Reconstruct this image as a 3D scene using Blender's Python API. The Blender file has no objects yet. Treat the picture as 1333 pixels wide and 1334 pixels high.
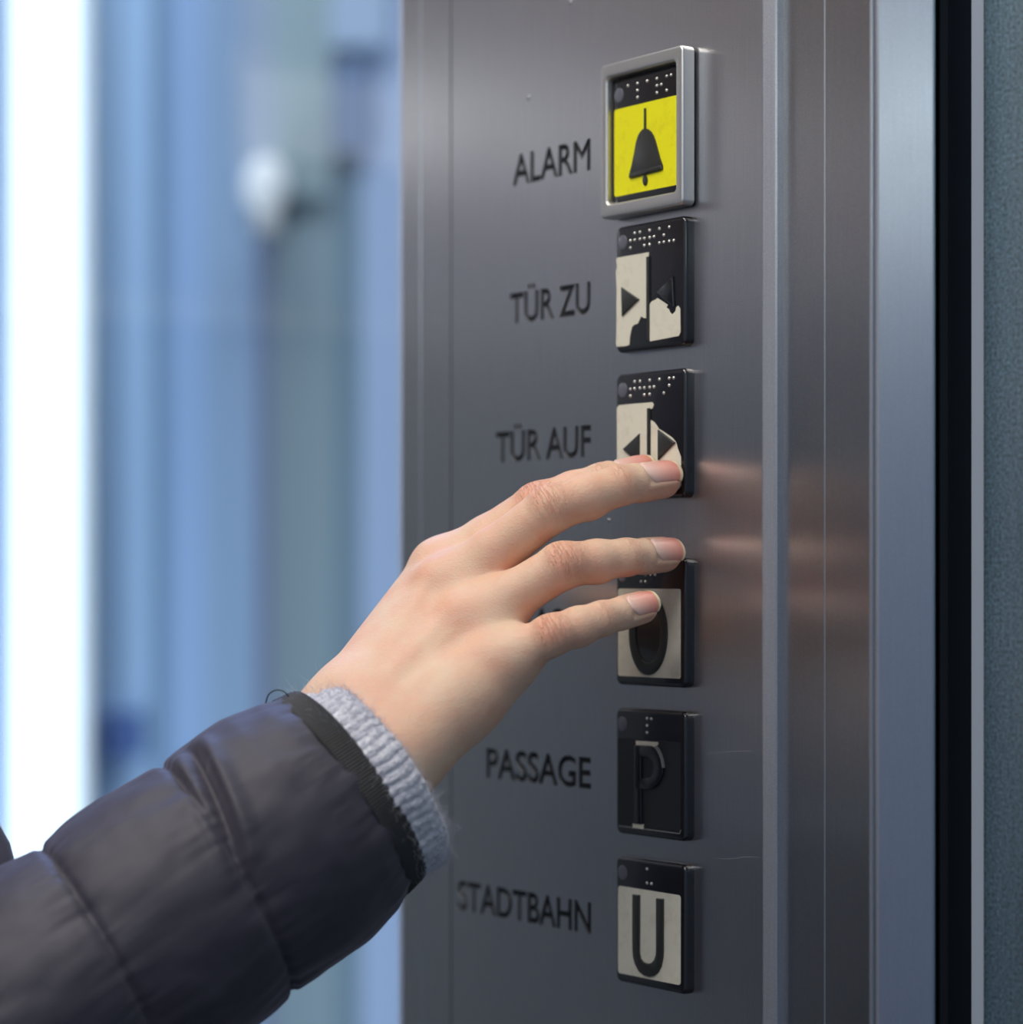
import bpy, bmesh, math, random
import numpy as np
from mathutils import Vector, Matrix, noise

random.seed(7)
F = 3300.0; CX = 666.5; HY = 753.0; CAMZ = 1.30
TH = math.radians(54); CT, ST = math.cos(TH), math.sin(TH)
X0, Y0 = 48.95, 905.0          # panel origin in mm, seen from the lens
MM = 0.001
col = bpy.context.scene.collection

# ---------------------------------------------------------------- helpers
def W(x, y, z):                # mm from the lens -> world metres
    return Vector((x * MM, y * MM, CAMZ + z * MM))
def px(x, y, d):               # picture point at depth d (mm) -> mm from the lens
    return np.array([(x - CX) / F * d, d, (HY - y) / F * d])
def on_panel(x, y, w=0.0):     # picture point on the plane w mm in front of the panel -> (u, v) mm
    t = (x - CX) / F
    xw, yw = X0 - ST * w, Y0 - CT * w
    u = (yw * t - xw) / (CT + ST * t)
    d = yw - ST * u
    return u, (HY - y) / F * d
def panel_xyz(u, v, w):
    return np.array([X0 + CT * u - ST * w, Y0 - ST * u - CT * w, v])

def obj(name, mesh, mat=None, parent=None):
    o = bpy.data.objects.new(name, mesh)
    col.objects.link(o)
    if mat is not None and not mesh.materials: mesh.materials.append(mat)
    if parent is not None: o.parent = parent
    return o
def tag(o, label=None, cat=None, group=None, kind=None):
    if label: o['label'] = label
    if cat: o['category'] = cat
    if group: o['group'] = group
    if kind: o['kind'] = kind
    return o
def empty(name, loc, rz=0.0):
    o = bpy.data.objects.new(name, None); col.objects.link(o)
    o.location = loc; o.rotation_euler = (0, 0, rz); o.empty_display_size = 0.02
    return o
def panel_empty(name, u=0.0, v=0.0, w=0.0):     # local x = u, y = -w, z = v  (metres)
    return empty(name, W(*panel_xyz(u, v, w)), -TH)
def mesh_from(verts, faces, smooth=True, name='m'):
    me = bpy.data.meshes.new(name)
    me.from_pydata([tuple(map(float, v)) for v in verts], [], [tuple(map(int, f)) for f in faces])
    me.update()
    if smooth: me.polygons.foreach_set('use_smooth', [True] * len(me.polygons))
    return me
def bm_mesh(bm, smooth_angle=None, name='m'):
    me = bpy.data.meshes.new(name); bm.normal_update(); bm.to_mesh(me); bm.free()
    if smooth_angle is not None:
        me.polygons.foreach_set('use_smooth', [True] * len(me.polygons))
        try: me.set_sharp_from_angle(angle=math.radians(smooth_angle))
        except Exception: pass
    return me
def set_uv(me):
    uvl = me.uv_layers.get('UVMap') or me.uv_layers.new(name='UVMap')
    for p in me.polygons:
        for li in p.loop_indices:
            c = me.vertices[me.loops[li].vertex_index].co
            uvl.data[li].uv = (c.x - 0.83 * c.y, c.z)
def round_rect(x0, x1, z0, z1, r, n=6):
    pts = []
    for cx, cz, a0 in ((x1 - r, z1 - r, 0), (x0 + r, z1 - r, 90), (x0 + r, z0 + r, 180), (x1 - r, z0 + r, 270)):
        for i in range(n + 1):
            a = math.radians(a0 + 90 * i / n)
            pts.append((cx + r * math.cos(a), cz + r * math.sin(a)))
    return pts
def prism(poly, w0, w1, bev=0.0, seg=2, holes=None):
    """polygon (mm) in the u,v plane, from w0 back to w1 front, its front rim rounded"""
    bm = bmesh.new()
    def ring(pp, w): return [bm.verts.new((a * MM, -w * MM, b * MM)) for a, b in pp]
    area = sum(poly[i][0] * poly[(i + 1) % len(poly)][1] - poly[(i + 1) % len(poly)][0] * poly[i][1] for i in range(len(poly)))
    if area < 0: poly = poly[::-1]
    back = ring(poly, w0); front = ring(poly, w1)
    n = len(poly)
    for i in range(n):
        bm.faces.new((back[i], back[(i + 1) % n], front[(i + 1) % n], front[i]))
    if holes is None:
        ff = bm.faces.new(front); bm.faces.new(back[::-1])
        bm.normal_update()
        if bev > 0:
            bmesh.ops.bevel(bm, geom=list(ff.edges), offset=bev * MM, offset_type='OFFSET', segments=seg, profile=0.5, affect='EDGES', clamp_overlap=True)
    bmesh.ops.recalc_face_normals(bm, faces=bm.faces)
    return bm
def ring_prism(outer, inner, w0, w1, bev=0.0, seg=3):
    bm = bmesh.new(); n = len(outer)
    L = []
    for pp, w in ((outer, w0), (outer, w1), (inner, w1), (inner, w0)):
        L.append([bm.verts.new((a * MM, -w * MM, b * MM)) for a, b in pp])
    for k in range(4):
        A, B = L[k], L[(k + 1) % 4]
        for i in range(n): bm.faces.new((A[i], A[(i + 1) % n], B[(i + 1) % n], B[i]))
    bm.edges.ensure_lookup_table()
    if bev > 0:
        S = set(L[1]) | set(L[2])
        ed = [e for e in bm.edges if (e.verts[0] in L[1] and e.verts[1] in L[1]) or (e.verts[0] in L[2] and e.verts[1] in L[2])]
        bmesh.ops.bevel(bm, geom=ed, offset=bev * MM, offset_type='OFFSET', segments=seg, profile=0.5, affect='EDGES')
    bmesh.ops.recalc_face_normals(bm, faces=bm.faces)
    return bm
def join_bm(bms):
    out = bmesh.new()
    for b in bms:
        t = bpy.data.meshes.new('t'); b.to_mesh(t); b.free(); out.from_mesh(t); bpy.data.meshes.remove(t)
    return out
def box_bm(x0, x1, y0, y1, z0, z1):
    bm = bmesh.new(); bmesh.ops.create_cube(bm, size=1)
    for v in bm.verts:
        v.co = Vector((x0 + (v.co.x + .5) * (x1 - x0), y0 + (v.co.y + .5) * (y1 - y0), z0 + (v.co.z + .5) * (z1 - z0)))
    return bm
def extrude_profile(pts, v0, v1, smooth=30):
    """closed outline of (u, w) mm points, run vertically from v0 to v1 (mm from the horizon)"""
    bm = bmesh.new()
    a = [bm.verts.new((u * MM, -w * MM, v0 * MM)) for u, w in pts]
    b = [bm.verts.new((u * MM, -w * MM, v1 * MM)) for u, w in pts]
    n = len(pts)
    for i in range(n): bm.faces.new((a[i], a[(i + 1) % n], b[(i + 1) % n], b[i]))
    bm.faces.new(a[::-1]); bm.faces.new(b)
    bmesh.ops.recalc_face_normals(bm, faces=bm.faces)
    me = bm_mesh(bm, smooth); flat_big(me); set_uv(me)
    return me
def flat_big(me, lim=2.0):
    for p in me.polygons:
        c = [me.vertices[i].co for i in p.vertices]
        nrm_ = p.normal; t_ = Vector((-nrm_.y, nrm_.x, 0))
        if abs(nrm_.z) > .5: p.use_smooth = False; continue
        d_ = [q.dot(t_) for q in c]
        if max(d_) - min(d_) > lim * MM: p.use_smooth = False
def arc(cx, cy, r, a0, a1, n=8):
    return [(cx + r * math.cos(math.radians(a0 + (a1 - a0) * i / n)), cy + r * math.sin(math.radians(a0 + (a1 - a0) * i / n))) for i in range(n + 1)]

# ---------------------------------------------------------------- materials
def new_mat(name):
    m = bpy.data.materials.new(name); m.use_nodes = True
    nt = m.node_tree; b = nt.nodes['Principled BSDF']
    return m, nt, b
def N(nt, t, **kw):
    n = nt.nodes.new(t)
    for k, v in kw.items():
        if k in n.inputs: n.inputs[k].default_value = v
        else: setattr(n, k, v)
    return n
def srgb(r, g, b):
    f = lambda c: (c / 255 / 12.92) if c / 255 <= 0.04045 else ((c / 255 + .055) / 1.055) ** 2.4
    return (f(r), f(g), f(b), 1)
def plain(name, c, rough=0.5, metal=0.0, spec=None, coat=0.0, bump=None):
    m, nt, b = new_mat(name)
    b.inputs['Base Color'].default_value = c; b.inputs['Roughness'].default_value = rough
    b.inputs['Metallic'].default_value = metal
    if spec is not None: b.inputs['Specular IOR Level'].default_value = spec
    b.inputs['Coat Weight'].default_value = coat
    if bump:
        tc = N(nt, 'ShaderNodeTexCoord'); no = N(nt, 'ShaderNodeTexNoise', Scale=bump[0], Detail=4.0)
        bp = N(nt, 'ShaderNodeBump', Strength=bump[1], Distance=bump[2])
        nt.links.new(tc.outputs['Object'], no.inputs['Vector']); nt.links.new(no.outputs['Fac'], bp.inputs['Height'])
        nt.links.new(bp.outputs['Normal'], b.inputs['Normal'])
    return m
def emis(name, c, s):
    m, nt, b = new_mat(name)
    b.inputs['Base Color'].default_value = (0.8, 0.8, 0.8, 1)
    b.inputs['Emission Color'].default_value = c; b.inputs['Emission Strength'].default_value = s
    return m
def steel(name, c, rough=0.3, aniso=0.75, grain=0.12, scratch=False, pit=2500.0):
    m, nt, b = new_mat(name)
    b.inputs['Metallic'].default_value = 1.0
    b.inputs['Anisotropic'].default_value = aniso
    tan = N(nt, 'ShaderNodeTangent', direction_type='UV_MAP', uv_map='UVMap')
    nt.links.new(tan.outputs['Tangent'], b.inputs['Tangent'])
    tc = N(nt, 'ShaderNodeTexCoord')
    mp = N(nt, 'ShaderNodeMapping'); mp.inputs['Scale'].default_value = (1, 1, 0.012)
    no = N(nt, 'ShaderNodeTexNoise', Scale=2600.0, Detail=3.0, Roughness=0.6)
    nt.links.new(tc.outputs['Object'], mp.inputs['Vector']); nt.links.new(mp.outputs['Vector'], no.inputs['Vector'])
    bl = N(nt, 'ShaderNodeTexNoise', Scale=9.0, Detail=5.0, Roughness=0.65)       # smudges
    nt.links.new(tc.outputs['Object'], bl.inputs['Vector'])
    gr = N(nt, 'ShaderNodeTexNoise', Scale=pit, Detail=2.0)                     # pitted grain
    nt.links.new(tc.outputs['Object'], gr.inputs['Vector'])
    add = N(nt, 'ShaderNodeMath', operation='MULTIPLY_ADD'); add.inputs[1].default_value = 0.5
    nt.links.new(no.outputs['Fac'], add.inputs[0]); nt.links.new(gr.outputs['Fac'], add.inputs[2])
    mr = N(nt, 'ShaderNodeMapRange'); mr.inputs['From Min'].default_value = 0.45; mr.inputs['From Max'].default_value = 1.05
    mr.inputs['To Min'].default_value = 1 - grain; mr.inputs['To Max'].default_value = 1 + grain
    nt.links.new(add.outputs[0], mr.inputs['Value'])
    vm = N(nt, 'ShaderNodeVectorMath', operation='SCALE'); vm.inputs[0].default_value = c[:3]
    nt.links.new(mr.outputs[0], vm.inputs['Scale'])
    last = vm.outputs[0]
    rr = N(nt, 'ShaderNodeMapRange'); rr.inputs['From Min'].default_value = 0.3; rr.inputs['From Max'].default_value = 0.7
    rr.inputs['To Min'].default_value = rough - 0.02; rr.inputs['To Max'].default_value = rough + 0.03
    nt.links.new(bl.outputs['Fac'], rr.inputs['Value']); nt.links.new(rr.outputs[0], b.inputs['Roughness'])
    if scratch:
        wv = N(nt, 'ShaderNodeTexNoise', Scale=14.0, Detail=2.0, Distortion=1.2)
        m2 = N(nt, 'ShaderNodeMapping'); m2.inputs['Scale'].default_value = (1.0, 1.0, 3.5); m2.inputs['Rotation'].default_value = (0, 0.25, 0)
        nt.links.new(tc.outputs['Object'], m2.inputs['Vector']); nt.links.new(m2.outputs['Vector'], wv.inputs['Vector'])
        s1 = N(nt, 'ShaderNodeMath', operation='SUBTRACT'); s1.inputs[1].default_value = 0.5; nt.links.new(wv.outputs['Fac'], s1.inputs[0])
        s2 = N(nt, 'ShaderNodeMath', operation='ABSOLUTE'); nt.links.new(s1.outputs[0], s2.inputs[0])
        s3 = N(nt, 'ShaderNodeMapRange'); s3.inputs['From Min'].default_value = 0.0; s3.inputs['From Max'].default_value = 0.0016
        s3.inputs['To Min'].default_value = 1; s3.inputs['To Max'].default_value = 0; nt.links.new(s2.outputs[0], s3.inputs['Value'])
        mk = N(nt, 'ShaderNodeTexNoise', Scale=22.0, Detail=1.0); nt.links.new(tc.outputs['Object'], mk.inputs['Vector'])
        m3 = N(nt, 'ShaderNodeMapRange'); m3.inputs['From Min'].default_value = 0.60; m3.inputs['From Max'].default_value = 0.70
        m3.inputs['To Max'].default_value = 0.22; nt.links.new(mk.outputs['Fac'], m3.inputs['Value'])
        s4 = N(nt, 'ShaderNodeMath', operation='MULTIPLY'); nt.links.new(s3.outputs[0], s4.inputs[0]); nt.links.new(m3.outputs[0], s4.inputs[1])
        mx = N(nt, 'ShaderNodeMix', data_type='RGBA'); nt.links.new(s4.outputs[0], mx.inputs['Factor'])
        nt.links.new(last, mx.inputs[6]); mx.inputs[7].default_value = (0.9, 0.9, 0.9, 1)
        last = mx.outputs[2]
    nt.links.new(last, b.inputs['Base Color'])
    return m

M = {}
M['steel'] = steel('brushed_steel', (0.62, 0.62, 0.63), 0.31, grain=0.14)
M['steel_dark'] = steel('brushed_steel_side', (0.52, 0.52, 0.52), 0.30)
M['steel_jamb'] = steel('brushed_steel_jamb', (0.55, 0.57, 0.60), 0.30, grain=0.10, scratch=False)
M['door'] = steel('grained_door_steel', (0.42, 0.55, 0.60), 0.42, 0.3, grain=0.6, scratch=False, pit=900.0)
M['frame'] = plain('satin_aluminium', (0.74, 0.73, 0.70, 1), 0.42, 1.0)
M['black'] = plain('black_gloss_plastic', (0.012, 0.012, 0.014, 1), 0.2, spec=0.6, coat=0.4)
M['black_face'] = plain('black_worn_plastic', (0.018, 0.019, 0.020, 1), 0.38, bump=(1500, 0.2, 0.0002))
M['icon'] = plain('dark_relief_plastic', (0.035, 0.036, 0.034, 1), 0.32)
M['ink'] = plain('engraving_paint', (0.012, 0.013, 0.015, 1), 0.6)
M['rubber'] = plain('black_rubber', (0.004, 0.005, 0.006, 1), 0.55)
M['dot'] = plain('braille_metal', (0.80, 0.78, 0.70, 1), 0.25, 0.7)
M['lens'] = plain('grey_lens', (0.13, 0.13, 0.16, 1), 0.25, coat=0.5)
def worn(name, c, dirt, rough):
    m, nt, b = new_mat(name)
    tc = N(nt, 'ShaderNodeTexCoord'); no = N(nt, 'ShaderNodeTexNoise', Scale=160.0, Detail=6.0, Roughness=0.7)
    nt.links.new(tc.outputs['Object'], no.inputs['Vector'])
    r = N(nt, 'ShaderNodeMapRange'); r.inputs['From Min'].default_value = 0.50; r.inputs['From Max'].default_value = 0.85; r.inputs['To Max'].default_value = 0.6
    nt.links.new(no.outputs['Fac'], r.inputs['Value'])
    mx = N(nt, 'ShaderNodeMix', data_type='RGBA'); mx.inputs[6].default_value = c; mx.inputs[7].default_value = dirt
    nt.links.new(r.outputs[0], mx.inputs['Factor']); nt.links.new(mx.outputs[2], b.inputs['Base Color'])
    b.inputs['Roughness'].default_value = rough
    return m
M['white'] = worn('worn_white_paint', srgb(232, 226, 205), srgb(185, 172, 140), 0.4)
M['yellow'] = worn('yellow_paint', srgb(248, 240, 10), srgb(205, 190, 10), 0.4)

# ---------------------------------------------------------------- control panel
TOP, BOT = 950.0, -1250.0
def text_mesh(s, height, width):
    """flat letters (one sheet), lower left at the origin, in the local x,z plane, facing -y"""
    cu = bpy.data.curves.new('t', 'FONT'); cu.body = s; cu.size = 1.0; cu.extrude = 0.0; cu.resolution_u = 5; cu.offset = 0.022; cu.fill_mode = 'FRONT'
    o = bpy.data.objects.new('t', cu); col.objects.link(o)
    bpy.context.view_layer.update()
    me = bpy.data.meshes.new_from_object(o.evaluated_get(bpy.context.evaluated_depsgraph_get()))
    bpy.data.objects.remove(o); bpy.data.curves.remove(cu)
    co = np.empty(len(me.vertices) * 3); me.vertices.foreach_get('co', co); co = co.reshape(-1, 3)
    x0, x1 = co[:, 0].min(), co[:, 0].max()
    out = np.zeros_like(co)
    out[:, 0] = (co[:, 0] - x0) / (x1 - x0) * width * MM
    out[:, 2] = co[:, 1] / text_mesh.cap * height * MM
    me.vertices.foreach_set('co', out.ravel()); me.update()
    bm = bmesh.new(); bm.from_mesh(me); bmesh.ops.remove_doubles(bm, verts=bm.verts, dist=1e-6); bm.to_mesh(me); bm.free()
    return me
text_mesh.cap = None
def cap_height():
    cu = bpy.data.curves.new('t', 'FONT'); cu.body = 'T'; cu.size = 1.0
    o = bpy.data.objects.new('t', cu); col.objects.link(o); bpy.context.view_layer.update()
    me = bpy.data.meshes.new_from_object(o.evaluated_get(bpy.context.evaluated_depsgraph_get()))
    h = max(v.co.y for v in me.vertices); bpy.data.objects.remove(o); bpy.data.curves.remove(cu); bpy.data.meshes.remove(me)
    return h
text_mesh.cap = cap_height()

panel = panel_empty('control_panel')
tag(panel, 'brushed steel cover plate carrying the column of lift buttons and engraved words', 'control panel')
words = [('ALARM', -82.5, -33.8, 150.6, 11.0), ('T\u00dcR ZU', -84.2, -33.8, 97.8, 11.0), ('T\u00dcR AUF', -93.5, -33.6, 45.0, 11.0),
         ('STRASSE', -98.0, -33.8, -22.9, 11.0), ('PASSAGE', -99.8, -33.5, -77.4, 10.9), ('STADTBAHN', -119.3, -33.5, -130.7, 10.9)]
DEEP = 0.75
V0, V1 = BOT + 100, TOP - 60
from mathutils.geometry import delaunay_2d_cdt
pts2 = [(-123.4, V0), (60.6, V0), (60.6, V1), (-123.4, V1)]; eds2 = [(0, 1), (1, 2), (2, 3), (3, 0)]
for s, u0, u1, base, h in words:
    me = text_mesh(s, h, u1 - u0)
    t = bmesh.new(); t.from_mesh(me)
    mp_ = {}
    for e_ in t.edges:
        if len(e_.link_faces) == 1:
            vv = []
            for q in e_.verts:
                if q.index not in mp_: mp_[q.index] = len(pts2); pts2.append((q.co.x / MM + u0, q.co.z / MM + base))
                vv.append(mp_[q.index])
            eds2.append(tuple(vv))
    t.free()
    o = obj('engraved_word', me, M['ink'], panel); o.location = (u0 * MM, (DEEP - 0.02) * MM, base * MM)
    o['label'] = 'black engraved word ' + s.replace('\u00dc', 'UE')
gseg = np.array([[*pts2[a], *pts2[b]] for a, b in eds2[4:]])
vo_, eo_, fo_, ov_, oe_, of_ = delaunay_2d_cdt([Vector(p) for p in pts2], eds2, [], 0, 1e-5)
def in_letter(x, y):
    y1, y2 = gseg[:, 1], gseg[:, 3]; c_ = (y1 > y) != (y2 > y)
    xi = gseg[c_, 0] + (y - y1[c_]) / (y2[c_] - y1[c_]) * (gseg[c_, 2] - gseg[c_, 0])
    return (xi > x).sum() % 2 == 1
bm = bmesh.new(); bv_ = [bm.verts.new((v.x * MM, 0, v.y * MM)) for v in vo_]
for f_ in fo_:
    c_ = sum((vo_[i] for i in f_), Vector((0, 0))) / len(f_)
    if not in_letter(c_.x, c_.y): bm.faces.new([bv_[i] for i in f_])
bm.edges.ensure_lookup_table()
glyph_edges = [e_ for e_ in bm.edges if len(e_.link_faces) == 1 and not all(abs(q.co.x + .1234) < 1e-6 or abs(q.co.x - .0606) < 1e-6 or abs(q.co.z - V0 * MM) < 1e-6 or abs(q.co.z - V1 * MM) < 1e-6 for q in e_.verts)]
r_ = bmesh.ops.extrude_edge_only(bm, edges=glyph_edges)
for v in [g_ for g_ in r_['geom'] if isinstance(g_, bmesh.types.BMVert)]: v.co.y += DEEP * MM
for f_ in bm.faces: f_.smooth = False
# rounded rim of the plate
rim_p = [(-124, -5), (-124, -0.6)] + arc(-123.4, -0.6, 0.6, 180, 90, 4)
rim_q = [(60.6, 0), (61.2, -0.12), (65.2, -1.85), (65.8, -2.4), (66.0, -5)]
for pr_ in (rim_p, rim_q):
    L_ = [[bm.verts.new((u * MM, -w * MM, v * MM)) for u, w in pr_] for v in (V0, V1)]
    for i in range(len(pr_) - 1):
        f_ = bm.faces.new((L_[0][i], L_[0][i + 1], L_[1][i + 1], L_[1][i])); f_.smooth = False
bmesh.ops.recalc_face_normals(bm, faces=bm.faces)
for f_ in bm.faces:
    if abs(f_.normal.y) > .999 and f_.normal.y > 0 and f_.calc_area() > 1e-9: f_.normal_flip()
plate_me = bpy.data.meshes.new('cover_plate'); bm.to_mesh(plate_me); bm.free(); set_uv(plate_me)
plate = obj('cover_plate', plate_me, M['steel'], panel)
print('plate', len(plate_me.polygons))

# small dents and a rivet mark
for x_, y_, r_ in ((688, 127, 1.1), (742, 3, 1.2), (793, 678, 0.9)):
    u, v = on_panel(x_, y_)
    bm = bmesh.new(); bmesh.ops.create_uvsphere(bm, u_segments=16, v_segments=8, radius=r_ * MM)
    for vv in bm.verts: vv.co.y *= 0.22
    me = bm_mesh(bm, 60); set_uv(me)
    o = obj('pimple', me, M['steel'], panel); o.location = (u * MM, 0, v * MM)

scr = plain('bright_scratch', (0.55, 0.55, 0.55, 1), 0.5, 0.8)
for pts_ in (((942, 396), (962, 393), (982, 390), (1000, 384)), ((915, 983), (940, 980), (965, 978), (985, 979)), ((932, 1118), (952, 1119), (972, 1116), (992, 1117)), ((938, 470), (944, 490), (952, 508)), ((930, 1035), (938, 1048), (950, 1060)), ((640, 100), (646, 108), (649, 118))):
    vs_ = []
    for i, (x_, y_) in enumerate(pts_):
        u, v = on_panel(x_, y_); wd = 0.09 if 0 < i < len(pts_) - 1 else 0.02
        vs_ += [(u * MM, -0.015 * MM, (v + wd) * MM), (u * MM, -0.015 * MM, (v - wd) * MM)]
    sm_ = mesh_from(vs_, [(2 * i, 2 * i + 1, 2 * i + 3, 2 * i + 2) for i in range(len(pts_) - 1)], False)
    obj('scratch', sm_, scr, panel)

# ---------------------------------------------------------------- buttons
def zmap(k, ox, oy, pts, cu_, cv_, w=4.0):
    out = []
    for x, y in pts:
        u, v = on_panel(ox + x / k, oy + y / k, w); out.append((u - cu_, v - cv_))
    return out
ROWS = (19.4, 16.9, 14.4)
BR = {'t': (2, 3, 4, 5), 'ü': (1, 2, 5, 6), 'r': (1, 2, 3, 5), 'z': (1, 3, 5, 6), 'u': (1, 3, 6), 'A': (1, 6), 'f': (1, 2, 4), 'a': (1,),
      'l': (1, 2, 3), 'm': (1, 3, 4), '#': (3, 4, 5, 6), 'j': (2, 4, 5), 'p': (1, 2, 3, 4)}
dot_me = None
def lens_mesh(r, h, seg=16, rings=6):
    bm = bmesh.new(); bmesh.ops.create_uvsphere(bm, u_segments=seg, v_segments=rings * 2, radius=1)
    for v in bm.verts: v.co = Vector((v.co.x * r * MM, v.co.y * h * MM, v.co.z * r * MM))
    return bm_mesh(bm, 80)
dot_me = lens_mesh(0.62, 0.55); dot_me.materials.append(M['dot'])
lens_me = lens_mesh(2.7, 0.35, 28, 6); lens_me.materials.append(M['lens'])
LB, RB, TB, BB = -18.0, 17.1, 11.9, -19.5
def button(cu_, cv_, label, braille, a0, half=19.7):
    e = panel_empty('push_button', cu_, cv_, 0)
    tag(e, label, 'push button', 'lift push buttons with braille on the steel plate')
    obj('button_body', bm_mesh(prism(round_rect(-half, half, -22.7, 22.7, 2.6), 0.0, 3.9, 1.4, 4), 40), M['black'], e)
    o = obj('indicator_lens', lens_me, None, e); o.location = (-15.6 * MM, -3.9 * MM, 16.8 * MM)
    for i, ch in enumerate(braille):
        for d in BR[ch]:
            c, r = (d - 1) // 3, (d - 1) % 3
            o = obj('braille_dot', dot_me, None, e); o.location = ((a0 + 5.45 * i + 2.45 * c) * MM, -3.95 * MM, ROWS[r] * MM)
    return e
def part(name, poly, e, mat, w0=3.8, w1=4.1, bev=0.0, label=None):
    o = obj(name, bm_mesh(prism(poly, w0, w1, bev, 2), 35), mat, e)
    if label: o['label'] = label
    return o

# alarm
c = (3.5, 157.0)
e = button(*c, 'push button with a black bell on yellow, topmost, inside the square metal frame', 'alarm', -10.2, 18.9)
part('face_plate', round_rect(LB, RB + 0.6, BB, TB, 1.2), e, M['yellow'], label='yellow face plate')
z = lambda pts: zmap(5.13, 760, 40, pts, *c)
bell = z([(417, 652), (437, 657), (458, 674), (476, 702), (488, 738), (500, 780), (518, 850), (537, 905), (537, 928), (520, 938), (330, 988), (312, 985), (310, 968), (327, 905), (345, 820), (358, 745), (370, 705), (386, 676), (402, 659)])
part('bell_symbol', bell, e, M['icon'], 3.9, 4.6, 0.3)
part('bell_rim', z([(322, 955), (530, 900), (535, 925), (320, 984)]), e, M['icon'], 4.3, 5.0, 0.25)
part('bell_stem', z([(411, 520), (423, 517), (424, 660), (411, 663)]), e, M['icon'], 3.9, 4.6, 0.2)
part('bell_clapper', z([(418 + 16 * math.sin(t / 12 * 2 * math.pi), 1000 + 36 * math.cos(t / 12 * 2 * math.pi)) for t in range(12)]), e, M['icon'], 3.9, 4.6, 0.2)

CU = 5.6
# door close
c = (CU, 103.8); z = lambda pts: zmap(6.67, 780, 270, pts, *c)
e = button(*c, 'push button with two arrowheads pointing inwards and a half peeled white face', 'türzu', -10.9)
part('face_plate', z([(152, 455), (165, 438), (300, 415), (438, 390), (436, 425), (420, 440), (422, 965), (395, 962), (370, 948), (358, 975), (342, 1010), (310, 1022), (292, 1040), (280, 1090), (272, 1130), (268, 1195), (240, 1205), (165, 1212), (152, 1190), (156, 1100), (158, 700), (150, 560), (162, 520)]), e, M['white'], label='chipped white face plate left of the divider')
part('face_plate', z([(448, 1165), (440, 1100), (442, 850), (462, 818), (488, 806), (514, 790), (560, 820), (602, 848), (590, 872), (612, 888), (620, 912), (640, 932), (668, 905), (676, 870), (692, 855), (710, 882), (713, 1085), (698, 1118)]), e, M['white'], label='torn white face plate right of the divider')
part('divider_bar', z([(424, 430), (446, 426), (446, 1160), (424, 1160)]), e, M['icon'], 3.8, 4.8, 0.35)
part('arrowhead', z([(205, 695), (360, 800), (212, 948)]), e, M['icon'], 3.8, 4.9, 0.45)
part('arrowhead', z([(505, 742), (655, 598), (668, 872)]), e, M['black'], 3.8, 4.9, 0.45)
# door open
c = (CU, 50.7); z = lambda pts: zmap(6.67, 780, 470, pts, *c)
e = button(*c, 'push button with two arrowheads pointing outwards, pressed by the fingertips', 'türAf', -10.9)
part('face_plate', z([(160, 410), (178, 386), (320, 372), (465, 360), (480, 380), (470, 412), (452, 420), (430, 410), (430, 1160), (300, 1165), (180, 1172), (162, 1150)]), e, M['white'], label='white face plate left of the divider')
part('face_plate', z([(455, 515), (480, 530), (505, 560), (522, 590), (560, 612), (600, 640), (640, 668), (672, 705), (688, 760), (702, 800), (716, 835), (718, 1080), (700, 1112), (600, 1128), (455, 1150)]), e, M['white'], label='half peeled white face plate right of the divider')
part('divider_bar', z([(430, 412), (452, 410), (452, 1155), (430, 1158)]), e, M['icon'], 3.8, 4.8, 0.35)
part('arrowhead', z([(218, 768), (362, 632), (360, 895)]), e, M['icon'], 3.8, 4.9, 0.45)
part('arrowhead', z([(524, 598), (674, 712), (524, 864)]), e, M['icon'], 3.8, 4.9, 0.45)
# zero
c = (CU, -15.7); z = lambda pts: zmap(6.67, 780, 710, pts, *c)
e = button(*c, 'push button with a black zero on white, partly behind the little finger', '#j', -4.8)
part('face_plate', round_rect(LB, RB, BB, TB, 0.8), e, M['white'], label='white face plate')
el = lambda rx, ry, n=48: z([(440 + rx * math.cos(2 * math.pi * i / n), 772 + ry * math.sin(2 * math.pi * i / n)) for i in range(n)])
obj('zero_numeral', bm_mesh(ring_prism(el(165, 358), el(110, 253), 3.9, 4.9, 0.35), 35), M['icon'], e)
part('numeral_infill', el(112, 255), e, M['black'], 3.9, 4.3)
# P
c = (CU, -69.3); z = lambda pts: zmap(6.67, 780, 910, pts, *c)
e = button(*c, 'all black push button with a raised letter P and worn paint', 'p', -1.5)
part('face_plate', round_rect(LB, RB, BB, TB, 0.8), e, M['black_face'], 3.8, 4.05, label='bare black face plate')
def arcz(cx, cy, rx, ry, a0, a1, n):
    return [(cx + rx * math.cos(math.radians(a0 + (a1 - a0) * i / n)), cy + ry * math.sin(math.radians(a0 + (a1 - a0) * i / n))) for i in range(n + 1)]
outer = [(322, 400), (440, 412)] + arcz(445, 598, 128, 186, -85, 85, 16) + [(440, 785), (384, 785), (384, 1090), (322, 1085)]
inner_c = [(378, 512), (430, 505)] + arcz(432, 598, 62, 92, -80, 80, 12) + [(430, 692), (378, 684)]
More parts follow.
